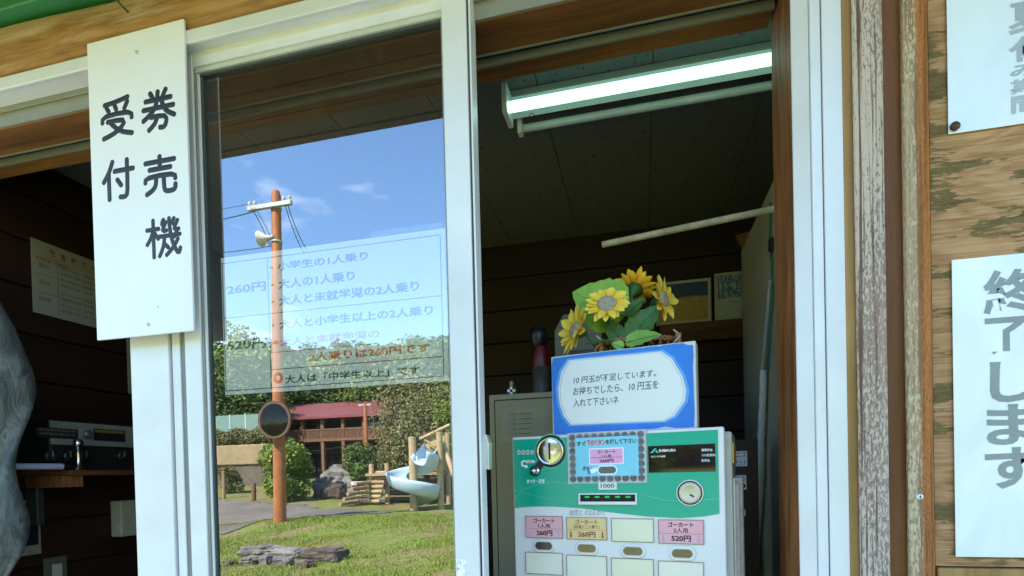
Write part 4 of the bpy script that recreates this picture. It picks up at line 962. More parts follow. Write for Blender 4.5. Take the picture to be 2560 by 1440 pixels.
# --- left part of the booth
def LWp(px, py): p = PX(px, py, XL+.001); return p[1], p[2]
def lrect(a, b, c, d): xm, ym = (a+c)/2, (b+d)/2; return LWp(a, ym)[0], LWp(c, ym)[0], LWp(xm, d)[1], LWp(xm, b)[1]
def LB(y0, y1, z0, z1, x0, x1): return MB().box(XL+x0, XL+x1, y0, y1, z0, z1)
y0, y1 = LWp(79, 690)[0], LWp(79, 690)[0]+.26; zA, zB = LWp(155, 623)[1], LWp(155, 798)[1]
wn_ = thing('wall_notice', 'cream notice with a red title pinned on the left side wall', 'notice', (XL, y0, zB))
part('sheet', LB(y0, y1, zB, zA, .001, .003), plain('cream_notice', (.27, .26, .21), .6, 0, .06, 12), wn_)
lfm = lambda u, d, v: (XL+.0034+d, u, v)
m1, m2 = MB(), MB()
for k, ch in enumerate('緊急時連絡'): text(m1, ch, y0+.055+k*.036, y0+.075+k*.036, zA-.040, zA-.018, 0., frame=lfm, bold=.03)
text(m1, '利用料金・注意事項', y0+.012, y0+.12, zA-.066, zA-.052, 0., frame=lfm, bold=.02)
for k in range(8):
    zz = zA-.060-k*.019-(.01 if k > 3 else 0)
    for j in range(2): text(m2, '営業時間のご案内' if (k+j) % 2 else '受付にてお申し出下さい', y0+.09+j*.075, y0+.155+j*.075, zz-.012, zz-.002, 0., frame=lfm)
for k in range(3): m2.box(XL+.0033, XL+.0036, y0+.008, y1-.008, zA-.048-k*.06, zA-.047-k*.06)
m2.box(XL+.0033, XL+.0036, y0+.08, y0+.081, zB+.01, zA-.048)
for k, ch in enumerate(('電話', '住所', '時間')): text(m2, ch, y0+.02, y0+.055, zA-.085-k*.055, zA-.072-k*.055, 0., frame=lfm)
part('red_lettering', m1, plain('dull_red_ink', (.22, .06, .03), .5), wn_, label='red title lettering'); part('lettering', m2, M['ink2'], wn_)
# small paper at the wall next to the post
y0_, y1_, z0_, z1_ = lrect(318, 850, 345, 985); t = thing('wall_sheet', 'narrow white sheet on the side wall by the window post', 'notice', (XL, y0_, z0_))
part('sheet', LB(y0_, y1_+.08, z0_, z1_, .001, .002), M['locker'], t)
# shelf with amplifier
ysh0 = .15; zs = PX(200, 1176, XL+.16)[2]
sh = thing('wall_shelf', 'brown wooden shelf on the side wall carrying the amplifier', 'shelf', (XL, .6, zs))
part('shelf_board', LB(.30, 1.1, zs-.016, zs, .001, .21), wood('shelf_wood', (.07, .022, .008), (.22, .075, .025), 'y', 1.), sh, bevel=.002)
q = PX(187, 1197, XL+.19); part('cross_timber', LB(q[1]-.022, q[1]+.022, zs-.052, zs-.0165, .02, .195), M['jamb'], sh, bevel=.001)
q1_ = PX(185, 1290, XL+.08)
part('bracket', MB().prism([(0, 0)]*3, 0, 0) if False else LB(q[1]-.012, q[1]+.012, zs-.17, zs-.053, .0015, .05), plain('bracket_green', (.03, .04, .028), .5), sh, bevel=.004)
za0 = zs+.0005; ztA = PX(200, 1052, XL+.14)[2]; zmid = PX(200, 1112, XL+.16)[2]
am = thing('radio_amplifier', 'silver and black radio amplifier on the side wall shelf', 'amplifier', (XL+.07, .6, zs))
part('case', LB(.30, .95, za0, ztA, .005, .130), plain('amp_case', (.015, .014, .014), .4), am, bevel=.003)
part('silver_panel', LB(.301, .95, zmid, ztA-.006, .1305, .138), plain('amp_silver', (.28, .29, .29), .4, .3), am, bevel=.001)
ad = XL+.1385
def ap(px, py): p = PX(px, py, ad); return p[1], p[2]
def arect(a, b, c, d): xm, ym = (a+c)/2, (b+d)/2; return ap(a, ym)[0], ap(c, ym)[0], ap(xm, d)[1], ap(xm, b)[1]
y0, y1, z0, z1 = arect(88, 1070, 194, 1096); dl = part('tuner_dial', MB().box(ad, ad+.0015, y0, y1, z0, z1), M['dark'], am)
tl = MB(); afm = lambda u, d, v: (ad+.0018+d, u, v)
text(tl, '88 90 92 94 96 98 102 106 108', y0+.01, y1-.01, z0+.022, z0+.028, 0, frame=afm); text(tl, '530 600 700 800 1000 1200 1600', y0+.01, y1-.01, z0+.010, z0+.016, 0, frame=afm)
part('lettering', tl, M['lead'], dl)
y0, y1, z0, z1 = arect(234, 1074, 312, 1103); part('cassette_door', MB().box(ad, ad+.002, y0, y1, z0, z1), M['dark'], am)
part('amber_strip', MB().box(ad+.0021, ad+.003, y0+.004, y1-.006, z1-.012, z1-.003), plain('amber', (.20, .13, .04), .4), am)
yk, zk_ = ap(216, 1086); kb = MB(); kb.lathe([(.014, 0), (.0135, .012), (.011, .014), (0, .014)], (ad, yk, zk_), 'x', 20); part('knob', kb, plain('knob_silver', (.25, .25, .25), .3, .7), am)
for px in (120, 165, 205, 300):
    yk, zk_ = PX(px, 1140, XL+.1305)[1], PX(px, 1140, XL+.1305)[2]
    kb = MB(); kb.lathe([(.019, 0), (.018, .016), (.014, .018), (0, .018)], (XL+.1305, yk, zk_), 'x', 20); k_ = part('knob', kb, M['dark'], am)
    part('pointer', MB().box(XL+.149, XL+.150, yk-.001, yk+.0015, zk_-.004, zk_+.015), M['lead'], k_)
q = PX(197, 1175, XL+.185)
mc = thing('desk_microphone', 'chrome desk microphone standing on the shelf before the amplifier', 'microphone', (XL+.185, q[1], zs))
part('stand', MB().lathe([(.020, .0005), (.018, .004), (.011, .010), (.008, .03), (.0075, .068), (.009, .070)], (XL+.185, q[1], zs), n=18), M['chrome'], mc)
part('head', MB().lathe([(.006, .070), (.013, .076), (.015, .086), (.011, .096), (0, .099)], (XL+.185, q[1], zs), n=14), M['chrome'], mc)
q = PX(120, 1168, XL+.19); single('white_roll', MB().tube([(XL+.19, q[1]-.09, zs+.011), (XL+.19, PX(155, 1168, XL+.19)[1], zs+.011)], .0095, 12), plain('violet_white', (.40, .40, .52), .5), 'short bluish white roll lying on the shelf', 'roll')
# intercom box below
y0, y1, z0, z1 = lrect(276, 1250, 360, 1340)
ib = thing('intercom_box', 'cream wall box with a round button beside the window post', 'wall box', (XL, y0, z0))
part('case', LB(y0, y0+.13, z0+.004, z1, .001, .05), plain('ivory_plastic', (.42, .41, .33), .4), ib, bevel=.004)
kb = MB(); kb.lathe([(.012, 0), (.011, .004), (0, .004)], (XL+.051, y0+.075, (z0+z1)/2-.01), 'x', 18); part('push_button', kb, M['lead'], ib)
y0, y1, z0, z1 = lrect(108, 1393, 165, 1460)
sp_ = thing('switch_plate', 'grey metal wall plate with a pale switch low on the side wall', 'switch', (XL, y0, z0))
part('plate', LB(y0, y1, z0, z1, .001, .006), plain('plate_grey', (.16, .16, .13), .4, .4), sp_, bevel=.001)
part('rocker', LB(y0+(y1-y0)*.32, y0+(y1-y0)*.75, z0, z1-.022, .0062, .010), plain('rocker_cream', (.42, .42, .33), .4), sp_, bevel=.001)
y0, y1, z0, z1 = lrect(40, 1252, 98, 1388)
t = thing('dark_picture_frame', 'black panel with a thin pale frame on the side wall behind the cloth', 'picture', (XL, y0, z0))
part('frame', LB(y0, y1, z0, z1, .001, .006), plain('thin_frame', (.32, .28, .2), .5), t); part('print', LB(y0, y1-.008, z0+.03, z1-.008, .0062, .008), M['dark'], t)
# grey cloth hanging at far left
def cloth():
    s = NT('grey_satin'); v = s.coord((7, 7, 3.6)); n = s.noise(v, 1.8, 4, .55, 1.7); n2 = s.noise(s.coord((16, 16, 8)), 1.8, 4, .6, 1.4)
    s.col(s.ramp(n, [(.3, (.040, .046, .046)), (.5, (.085, .092, .088)), (.62, (.14, .15, .145)), (.7, (.06, .07, .078))])); s.bump(n2, .3, .02); return s.set(.5, 0, .4)
cm = MB(); nu, nv = 70, 60; vs = []
Yc = .13
for j in range(nv+1):
    t = j/nv; py = 700+t*800
    edge = np.interp(py, [700, 740, 820, 900, 960, 1040, 1200, 1290, 1380, 1440, 1520], [6, 20, 52, 70, 79, 78, 80, 86, 78, 56, 20])
    pe = P(edge, py, Yc)
    for i in range(nu+1):
        u = i/nu; x = pe[0]-u*.34; z = pe[2]
        d = .035*math.sin(u*17+1.5*math.sin(z*6))*(.3+u)+.018*math.sin(u*41+z*9+2*math.sin(z*4))+.05*math.sqrt(max(0, 1-(1-min(1, u*5))**2))
        d += .003*math.sin(u*88+z*16+3*math.sin(z*5))
        vs.append((x-.028, Yc-.0-d, z-.01*math.sin(u*9)))
cm.add(vs, [(j*(nu+1)+i, j*(nu+1)+i+1, (j+1)*(nu+1)+i+1, (j+1)*(nu+1)+i) for j in range(nv) for i in range(nu)], True)
co = single('grey_satin_cover', cm, cloth(), 'grey-blue satin cloth cover draped at the left edge inside the window', 'cloth')
so_ = co.modifiers.new('solid', 'SOLIDIFY'); so_.thickness = .002

exec_outdoor = True
# ================================================================== OUTDOORS (behind the camera, seen in the glass)
CP = []   # terrain control points
def cp(px, py, D): q = V(px, py, D); CP.append((q[0], q[1], q[2]))
for a in [(545, 1440, 5), (1130, 1440, 5), (700, 1400, 6.5), (1000, 1400, 6.2), (700, 1302, 10), (900, 1296, 9.6), (1130, 1289, 9.5), (545, 1362, 8.6), (600, 1300, 11.5), (600, 1262, 13.5), (545, 1262, 14), (720, 1262, 13.5), (800, 1258, 13.5), (1000, 1277, 13.2), (1130, 1272, 14), (640, 1236, 17), (850, 1236, 17), (1000, 1240, 19), (540, 1215, 20), (950, 1205, 26), (1130, 1205, 27), (760, 1195, 33), (960, 1190, 33)]: cp(*a)
for x in (-30, -20, -12, -6, -1, 4, 12, 25): CP.append((x, -1.2, .02))
for x in (-30, 0, 25): CP.append((x, 6, 0)); CP.append((x, 20, -.2))
for x in (-50, 20, 60): CP.append((x, -40, 2.6))
CP.append((8, -10, .5)); CP.append((15, -20, .8)); CP.append((-30, -15, 1.6))
CPa = np.array(CP); Kx = np.linalg.norm(CPa[:, None, :2]-CPa[None, :, :2], axis=2)+np.eye(len(CPa))*.02
n_ = len(CPa); A = np.zeros((n_+3, n_+3)); A[:n_, :n_] = -Kx; A[:n_, n_] = 1; A[:n_, n_+1:] = CPa[:, :2]; A[n_, :n_] = 1; A[n_+1:, :n_] = CPa[:, :2].T
cf = np.linalg.solve(A, np.concatenate([CPa[:, 2], [0, 0, 0]]))
def GZ(x, y):
    x = np.atleast_1d(np.asarray(x, float)); y = np.atleast_1d(np.asarray(y, float))
    xc = np.clip(x, -60, 60); yc = np.clip(y, -42, 20)
    d = np.sqrt((xc[:, None]-CPa[None, :, 0])**2+(yc[:, None]-CPa[None, :, 1])**2)
    z = -d@cf[:n_]+cf[n_]+cf[n_+1]*xc+cf[n_+2]*yc
    far = np.clip((-y-44)/60, 0, 1); hill = 26*far**1.1
    z = z+hill+.02*np.sin(x*2.1+y*1.3)+.012*np.sin(x*5.3-y*4.1)
    near = np.clip((y+1.3)/.5, 0, 1); z = z*(1-near)+near*-.0
    return np.where(y > -1.0, -.005, z)
def gz(x, y): return float(GZ(x, y)[0])
def ground_mat():
    s = NT('grass_ground'); v = s.n('ShaderNodeTexCoord').outputs['Object']
    n1 = s.noise(v, 1.1, 5, .6); n2 = s.noise(v, 14, 5, .7); n3 = s.noise(v, .45, 3)
    g = s.ramp(n2, [(.3, (.10, .135, .03)), (.5, (.18, .22, .05)), (.7, (.29, .29, .09))])
    d = s.ramp(n2, [(.3, (.18, .11, .06)), (.7, (.36, .26, .14))])
    s.col(s.mix(s.ramp(n1, [(.46, (0, 0, 0)), (.6, (.85, .85, .85))]), g, d)); s.bump(n2, .6, .03); return s.set(.95, 0, .1)
gm = MB(); 
gx = np.concatenate([np.linspace(-220, -44, 12), np.linspace(-40, 14, 220), np.linspace(18, 200, 12)])
gy = np.concatenate([np.linspace(-260, -48, 20), np.linspace(-44, -16, 50), np.linspace(-15.7, -1.2, 110), np.array([-1, -.9, 0, 3, 20, 200])])
XX, YY = np.meshgrid(gx, gy); ZZ = GZ(XX.ravel(), YY.ravel()); nx = len(gx)
me = bpy.data.meshes.new('ground'); idx = np.arange(len(gy)*nx).reshape(len(gy), nx)
fc = np.stack([idx[:-1, :-1], idx[:-1, 1:], idx[1:, 1:], idx[1:, :-1]], -1).reshape(-1, 4)
me.from_pydata(np.stack([XX.ravel(), YY.ravel(), ZZ], 1).tolist(), [], fc.tolist()); me.polygons.foreach_set('use_smooth', [True]*len(me.polygons)); me.materials.append(ground_mat())
go = bpy.data.objects.new('ground', me); S.collection.objects.link(go); tag(go, 'grassy park ground rising away from the booth', kind='structure')
# gravel path sheet following the ground
def sheet(name, poly, mat, label, kind='structure', lift=.02, step=.25):
    from mathutils.geometry import intersect_point_line
    P2 = np.array(poly); x0, y0 = P2.min(0); x1, y1 = P2.max(0); xs_ = np.arange(x0, x1+step, step); ys_ = np.arange(y0, y1+step, step)
    XX, YY = np.meshgrid(xs_, ys_); x, y = XX.ravel(), YY.ravel(); ins = np.zeros(len(x), bool); n = len(P2)
    for i in range(n):
        (xa, ya), (xb, yb) = P2[i], P2[(i+1) % n]; c = (ya > y) != (yb > y); ins ^= c & (x < (xb-xa)*(y-ya)/(yb-ya+1e-12)+xa)
    z = GZ(x, y)+lift; idx = np.arange(len(x)).reshape(XX.shape); f = []
    for j in range(len(ys_)-1):
        for i in range(len(xs_)-1):
            q = (idx[j, i], idx[j, i+1], idx[j+1, i+1], idx[j+1, i])
            if all(ins[k] for k in q): f.append(tuple(int(k) for k in q))
    me = bpy.data.meshes.new(name); me.from_pydata(np.stack([x, y, z], 1).tolist(), [], f); me.polygons.foreach_set('use_smooth', [True]*len(me.polygons)); me.materials.append(mat)
    o = bpy.data.objects.new(name, me); S.collection.objects.link(o); return tag(o, label, kind=kind)
s = NT('gravel'); v = s.n('ShaderNodeTexCoord').outputs['Object']; n2 = s.noise(v, 22, 4, .8); n1 = s.noise(v, .8, 4)
s.col(s.mix(.45, s.ramp(n2, [(.3, (.09, .08, .065)), (.7, (.30, .27, .22))]), s.ramp(n1, [(.35, (.13, .105, .08)), (.65, (.25, .22, .17))]))); s.bump(n2, .6, .02); gravel = s.set(.95, 0, .1)
def vp(px, py, D): q = V(px, py, D); return (q[0], q[1])
sheet('gravel_path', [vp(480, 1350, 8.8), vp(560, 1350, 9.2), vp(680, 1302, 10.4), vp(900, 1290, 10.6), vp(1060, 1283, 11.2), vp(1060, 1280, 12.2), vp(850, 1270, 12.8), vp(720, 1262, 13.6), vp(600, 1250, 15), vp(520, 1240, 16.5), vp(420, 1240, 16.5)], gravel, 'grey gravel path curving behind the lawn')
ap_ = NT('concrete'); v = ap_.n('ShaderNodeTexCoord').outputs['Object']; ap_.col(ap_.ramp(ap_.noise(v, 6, 6, .7), [(.3, (.40, .41, .42)), (.7, (.50, .51, .52))])); ap_.bump(ap_.noise(v, 40, 4), .3, .01)
single('bounce_apron', MB().box(-12, 9, -3.5, -.02, -.12, .03), ap_.set(.9, 0, .15), 'unseen pale concrete apron added before the ticket booth for neutral bounce light', kind='structure')  # unseen slab added to bounce neutral sunlight onto the booth front
# grass blades on the lawn
def grass():
    N = 90000; x = rng.uniform(-9.5, 0., N); y = rng.uniform(-9.6, -3.55, N); pm = np.sin(x*1.7+1.3*np.sin(y*1.1))*np.sin(y*1.9+x*.6+.8)+.3*np.sin(x*5+y*4); kp = (pm < .45) | (rng.uniform(0, 1, N) < .18); x, y = x[kp], y[kp]; N = len(x)
    z = GZ(x, y); a = rng.uniform(0, 2*np.pi, N); h = rng.uniform(.015, .055, N)*(1+.6*np.sin(x*3)*np.sin(y*2.3)); w = .006
    dx, dy = np.cos(a)*w, np.sin(a)*w; lx, ly = rng.normal(0, .016, N), rng.normal(0, .016, N)
    v = np.stack([np.stack([x-dx, y-dy, z-.004], 1), np.stack([x+dx, y+dy, z-.004], 1), np.stack([x+lx, y+ly, z+h], 1)], 1).reshape(-1, 3)
    me = bpy.data.meshes.new('grass'); me.vertices.add(len(v)); me.vertices.foreach_set('co', v.ravel()); me.loops.add(len(v)); me.loops.foreach_set('vertex_index', np.arange(len(v)))
    me.polygons.add(N); me.polygons.foreach_set('loop_start', np.arange(N)*3); me.update(); me.validate()
    me.materials.append(foliage('grass_blade', (.13, .19, .025), (.26, .33, .05), (.42, .37, .18)))
    o = bpy.data.objects.new('lawn_grass', me); S.collection.objects.link(o); tag(o, 'short patchy green grass on the lawn', kind='stuff')
grass()
def leafcloud(name, centers, radii, N, size, mat, parent=None, seed=0, squash=1.):
    r = np.random.default_rng(seed); K = len(centers); C_ = np.array(centers); Rr = np.array(radii)
    w = Rr**2; k = r.choice(K, N, p=w/w.sum()); d = r.normal(size=(N, 3)); d /= np.linalg.norm(d, axis=1)[:, None]
    rad = Rr[k]*(r.uniform(.35, 1.08, N)**.5); p = C_[k]+d*rad[:, None]*np.array([1, 1, squash])
    n = d+r.normal(size=(N, 3))*.7; n /= np.linalg.norm(n, axis=1)[:, None]; t = np.cross(n, r.normal(size=(N, 3))); t /= np.linalg.norm(t, axis=1)[:, None]; b = np.cross(n, t)
    s_ = size*r.uniform(.6, 1.4, N)[:, None]
    v = np.stack([p-t*s_*.9, p-b*s_*.38, p+t*s_*.9+n*s_*-.2, p+b*s_*.38], 1).reshape(-1, 3)
    me = bpy.data.meshes.new(name); me.vertices.add(len(v)); me.vertices.foreach_set('co', v.ravel()); me.loops.add(len(v)); me.loops.foreach_set('vertex_index', np.arange(len(v)))
    me.polygons.add(N); me.polygons.foreach_set('loop_start', np.arange(N)*4); me.update(); me.validate(); me.materials.append(mat)
    return me
F_dark = foliage('dark_foliage', (.022, .05, .016), (.085, .13, .035)); F_mid = foliage('mid_foliage', (.04, .08, .018), (.15, .20, .045)); F_lite = foliage('light_foliage', (.055, .11, .02), (.22, .29, .045), (.40, .40, .08)); F_olive = foliage('olive_foliage', (.075, .085, .035), (.24, .23, .09), (.36, .30, .14))
bark = plain('bark', (.10, .07, .045), .9, 0, .4, 30, .6)
def crown(name, h, w, mat, N, size, seed, lobes=16):
    r = np.random.default_rng(seed); cs, rs = [], []
    for i in range(lobes):
        t = r.uniform(.25, 1.); a = r.uniform(0, 2*np.pi); rr = w*.5*math.sin(math.pi*min(.97, t*.8+.12))*r.uniform(.35, .85)
        cs.append((math.cos(a)*rr, math.sin(a)*rr, h*t*.92)); rs.append(w*r.uniform(.15, .27))
    return leafcloud(name, cs, rs, N, size, mat, seed=seed)
def trunk_mesh(h, w, r0, seed):
    r = np.random.default_rng(seed); mb = MB(); mb.tube([(0, 0, -.3), (0.05*w*.3, 0, h*.3), (-.04*w*.3, .02*w, h*.6), (0, 0, h*.92)], [r0, r0*.75, r0*.45, r0*.1], 8)
    for k in range(6):
        a = r.uniform(0, 6.28); t = r.uniform(.28, .65); e = (math.cos(a)*w*.36, math.sin(a)*w*.36, h*(t+.22)); mb.tube([(0, 0, h*t), (e[0]*.5, e[1]*.5, h*(t+.09)), e], [r0*.4, r0*.25, r0*.06], 6)
    return mb.mesh('trunk')
protos = {}
for key, (h, w, mat, N, sz) in {'dark': (10, 7.5, F_dark, 9000, .22), 'mid': (9, 7, F_mid, 9000, .2), 'lite': (8, 6.5, F_lite, 8000, .18), 'olive': (7.5, 7, F_olive, 8000, .15)}.items():
    for s_ in (1, 2): protos[key, s_] = (crown('crown', h, w, mat, N, sz, hash_ := (len(protos)+3)), trunk_mesh(h, w, .22, s_), h, w)
def tree(px, py_top, D, key, var, label, ws=1., group=None, z0=None):
    q = V(px, py_top, D); zg = gz(q[0], q[1]); h = q[2]-zg; cm_, tm_, hh, ww = protos[key, var]; sc = h/hh
    t = thing('tree', label, 'tree', (q[0], q[1], zg), random.uniform(0, 6), group)
    for nm, me in (('trunk', tm_), ('crown', cm_)):
        o = bpy.data.objects.new(nm, me); S.collection.objects.link(o); o.parent = t; o.scale = (sc*ws, sc*ws, sc)
        if not me.materials: me.materials.append(bark)
    return t
TL = []
TG = 'trees behind the red-roofed house'
for i, (px, py, D, k, v_, ws) in enumerate([(505, 830, 40, 'dark', 1, 1.1), (560, 830, 30, 'mid', 1, 1.), (612, 815, 36, 'lite', 1, 1.), (655, 830, 42, 'mid', 2, 1.1), (700, 850, 48, 'dark', 2, 1.2), (755, 862, 46, 'mid', 1, 1.2), (820, 848, 50, 'lite', 2, 1.1), (880, 836, 46, 'mid', 2, 1.1), (940, 852, 50, 'dark', 1, 1.2), (990, 815, 42, 'mid', 1, 1.), (1045, 845, 44, 'lite', 1, 1.1), (1100, 835, 40, 'mid', 2, 1.1), (1160, 840, 42, 'dark', 2, 1.1), (520, 950, 27, 'dark', 2, 1.3), (580, 960, 28, 'mid', 2, 1.3), (650, 955, 40, 'dark', 1, 1.4), (780, 960, 42, 'dark', 2, 1.6), (870, 965, 42, 'mid', 1, 1.6), (960, 955, 42, 'dark', 1, 1.6), (1050, 940, 36, 'olive', 1, 1.4), (1120, 950, 34, 'mid', 2, 1.3), (1180, 960, 34, 'olive', 2, 1.3), (440, 830, 34, 'mid', 2, 1.2), (1220, 840, 40, 'mid', 1, 1.2)]):
    py += 38 if py < 900 else 12; low = py > 900; TL.append((px, low)); rank = None
    tree(px, py, D, k, v_, 'T', ws, TG)['px'] = px
ORD = ['leftmost', 'second', 'third', 'fourth', 'fifth', 'sixth', 'seventh', 'eighth', 'ninth', 'tenth', 'eleventh', 'twelfth', 'thirteenth', 'fourteenth', 'fifteenth', 'sixteenth']
for low in (False, True):
    ts = sorted([o for o in S.objects if 'px' in o.keys() and o['label'] == 'T' and (o['px'], low) in TL], key=lambda o: o['px'])
    for i, o in enumerate(ts):
        o['label'] = ('lower' if low else 'high')+' leafy tree, '+ORD[i]+(' from the left' if i else '')+' in the '+('dense row just over the house' if low else 'treeline against the sky')
tree(1010, 1000, 22, 'olive', 1, 'thin olive tree just right of the red roof', .8)
tree(1075, 985, 21, 'olive', 2, 'olive tree behind the slide tower', 1.0)
tree(1120, 1000, 20, 'lite', 2, 'light green tree at the right edge behind the climbing posts', .8)
# forest mass on the hill
r = np.random.default_rng(99); cs = []; rs = []
for k in range(120):
    x = r.uniform(-110, 20); y = r.uniform(-95, -56); cs.append((x, y, gz(x, y)+1.5)); rs.append(r.uniform(2.5, 4))
fm = leafcloud('hill_forest', cs, rs, 60000, .55, F_dark, seed=5); fo = bpy.data.objects.new('hill_forest', fm); S.collection.objects.link(fo); tag(fo, 'far wooded hillside behind the park', kind='stuff')
def bush(px, py_top, px0, px1, D, mat, label, N=6000, size=.07, seed=1, name='bush'):
    q = V(px, py_top, D); zg = gz(q[0], q[1]); h = q[2]-zg; w = abs(V(px1, py_top, D)[0]-V(px0, py_top, D)[0]); r = np.random.default_rng(seed); cs, rs = [], []
    for i in range(14):
        t = r.uniform(.2, .85); a = r.uniform(0, 6.28); rr = w*.30*r.uniform(.2, 1); cs.append((math.cos(a)*rr, math.sin(a)*rr, h*t)); rs.append(min(w, h)*r.uniform(.16, .26))
    t = thing(name, label, 'bush', (q[0], q[1], zg)); me = leafcloud('foliage', cs, rs, N, size, mat, seed=seed); o = bpy.data.objects.new('foliage', me); S.collection.objects.link(o); o.parent = t
    mb = MB()
    for k in range(5): a = r.uniform(0, 6.28); mb.tube([(0, 0, -.05), (math.cos(a)*w*.15, math.sin(a)*w*.15, h*.4), (math.cos(a)*w*.3, math.sin(a)*w*.3, h*.7)], [.03, .02, .008], 5)
    part('stems', mb.mesh('stems'), bark, t)
bush(720, 1092, 640, 805, 14.5, F_lite, 'rounded light green bush directly behind the orange log pole', 9000, .07, 3)
bush(900, 1108, 850, 945, 19, F_mid, 'dark green bush left of the climbing tower before the house', 5000, .08, 4)
bush(970, 1120, 930, 1010, 22, F_mid, 'mid green bush behind the climbing tower posts', 5000, .08, 5)
bush(575, 1165, 545, 610, 17.5, F_olive, 'low olive bush beside the tan retaining wall', 3000, .06, 6)
bush(1100, 1190, 1070, 1140, 20, F_olive, 'low olive bush behind the slide', 3000, .07, 8)
# long hedge
q0, q1 = V(470, 1085, 21), V(668, 1090, 21)
cs = [(q0[0]+(q1[0]-q0[0])*t, q0[1], q0[2]-.28+.1*math.sin(t*22)) for t in np.linspace(0, 1, 26)]
hm = leafcloud('foliage', [(c[0]-q0[0], 0, c[2]-1.0) for c in cs], [.36]*26, 12000, .07, F_olive, seed=12)
ht = thing('hedge', 'clipped olive green hedge on top of the tan retaining wall', 'hedge', (q0[0], q0[1], 1.0)); o = bpy.data.objects.new('foliage', hm); S.collection.objects.link(o); o.parent = ht
# tan retaining wall
q0, q1 = V(520, 1160, 20.6), V(690, 1160, 20.6); zt_ = V(600, 1112, 20.6)[2]; zl_ = V(600, 1156, 20.6)[2]
rw = thing('retaining_wall', 'low tan earth retaining wall under the hedge', 'wall', (q0[0], q0[1], gz(*q0[:2])))
part('wall_face', MB().box(q0[0], q1[0], q0[1]-1.0, q0[1], zl_-.1, zt_), plain('tan_earth', (.34, .25, .13), .9, 0, .2, 3), rw, bevel=.04)
part('wall_base', MB().box(q0[0], q1[0], q0[1]-.9, q0[1]-.1, gz(*q0[:2])-.5, zl_-.1), plain('dark_timber', (.12, .10, .07), .9, 0, .3, 5), rw)  # dark brown fencing below the tan wall face
# fence with pale mesh panels
q0, q1 = V(500, 1082, 24), V(655, 1082, 24); ztp = V(580, 1037, 24)[2]; zbt = V(580, 1086, 24)[2]
fe = thing('sports_fence', 'pale green mesh fence above the hedge', 'fence', (q0[0], q0[1], zbt))
for k in range(5):
    x = q0[0]+(q1[0]-q0[0])*k/4
    part('fence_post', MB().box(x-.03, x+.03, q0[1]-.03, q0[1]+.03, gz(x, q0[1])-.1, ztp+.02), plain('fence_white', (.5, .55, .52), .5), fe)
    if k < 4:
        x2 = q0[0]+(q1[0]-q0[0])*(k+1)/4
        part('fence_panel', MB().box(x+.035, x2-.035, q0[1]-.01, q0[1]+.01, zbt, ztp-.02), plain('fence_mesh', (.17, .27, .22), .7), fe)
# brown log posts along the path
logm = wood('tan_log', (.20, .11, .05), (.46, .30, .16), 'z', 1., .7, .3)  # light brown is the posts' own wood colour
def outpost(px, pyt, pyb, D, r, label, mat=None, cat='post', name='log_post', grp=None):
    qb = V(px, pyb, D); qt = V(px, pyt, D); z0 = min(gz(qb[0], qb[1])-.1, qb[2])
    return single(name, MB().tube([(qb[0], qb[1], z0), (qb[0], qb[1], qt[2]-.02), (qb[0], qb[1], qt[2])], [r, r*.95, r*.8], 12), mat or logm, label, cat, grp)
outpost(560, 1178, 1232, 15.5, .06, 'short pale log post left of the orange pole by the path')
outpost(635, 1208, 1252, 14.6, .07, 'short brown log post right beside the bush', wood('brown_log', (.10, .05, .025), (.26, .14, .07), 'z'))
# red roofed house
DH = 34
xl_, xr_ = V(640, 1100, DH)[0], V(985, 1100, DH)[0]; yh = V(800, 1100, DH)[1]
z_r0, z_r1, z_b0, z_b1, z_g = V(860, 1050, DH)[2], V(860, 1020, DH)[2], V(860, 1098, DH)[2], V(860, 1074, DH)[2], gz((xl_+xr_)/2, yh)
hs_ = thing('lodge_house', 'brown wooden lodge with a long red roof and balcony', 'building', ((xl_+xr_)/2, yh-3, z_g))
redm = plain('red_roof_metal', (.25, .07, .06), .45, 0, .12, 3); brn = plain('brown_wall', (.085, .042, .025), .8, 0, .2, 3); wd = plain('balcony_wood', (.20, .10, .05), .7, 0, .2, 3)
rf = MB(); rf.prismx([(yh+1.6, z_r0), (yh+1.6, z_r0+.12), (yh-4, z_r1+1.0), (yh-9, z_r0+.1), (yh-9, z_r0)], xl_-.8, xr_+.8); part('roof', rf, redm, hs_)
part('wall', MB().box(xl_, xr_, yh-8.5, yh-.4, z_g-1, z_r0), brn, hs_)
part('balcony_floor', MB().box(xl_, xr_, yh-.39, yh+1.3, z_b0-.18, z_b0), wd, hs_)
part('balcony_rail', MB().box(xl_, xr_, yh+1.18, yh+1.3, z_b1-.1, z_b1), wd, hs_)
nb_ = 110
bm = bpy.data.meshes.new('baluster'); tmpb = MB().box(-.03, .03, -.03, .03, 0, z_b1-.1-z_b0); bm = tmpb.mesh('baluster'); bm.materials.append(wd)
hl_ = hs_.location
for k in range(nb_):
    o = bpy.data.objects.new('baluster', bm); S.collection.objects.link(o); o.parent = hs_; o.location = (xl_+(xr_-xl_)*(k+.5)/nb_-hl_[0], yh+1.24-hl_[1], z_b0-hl_[2])
for k in range(8):
    x = xl_+(xr_-xl_)*k/7; part('balcony_post', MB().box(x-.11, x+.11, yh+1.05, yh+1.27, z_g-1, z_r0), wd, hs_)
wgl = plain('dark_window_glass', (.02, .025, .03), .08, 0, .1, spec=.8)
for k in range(7):
    x = xl_+(xr_-xl_)*(k+.5)/7
    for (za, zb) in ((z_b0+.3, z_b0+1.5), (z_g+.3, z_g+1.7)):
        w_ = part('window', MB().box(x-.9, x+.9, yh-.395, yh-.34, za, zb), wd, hs_); part('pane', MB().box(x-.82, x-.03, yh-.335, yh-.32, za+.08, zb-.08).box(x+.03, x+.82, yh-.335, yh-.32, za+.08, zb-.08), wgl, w_)
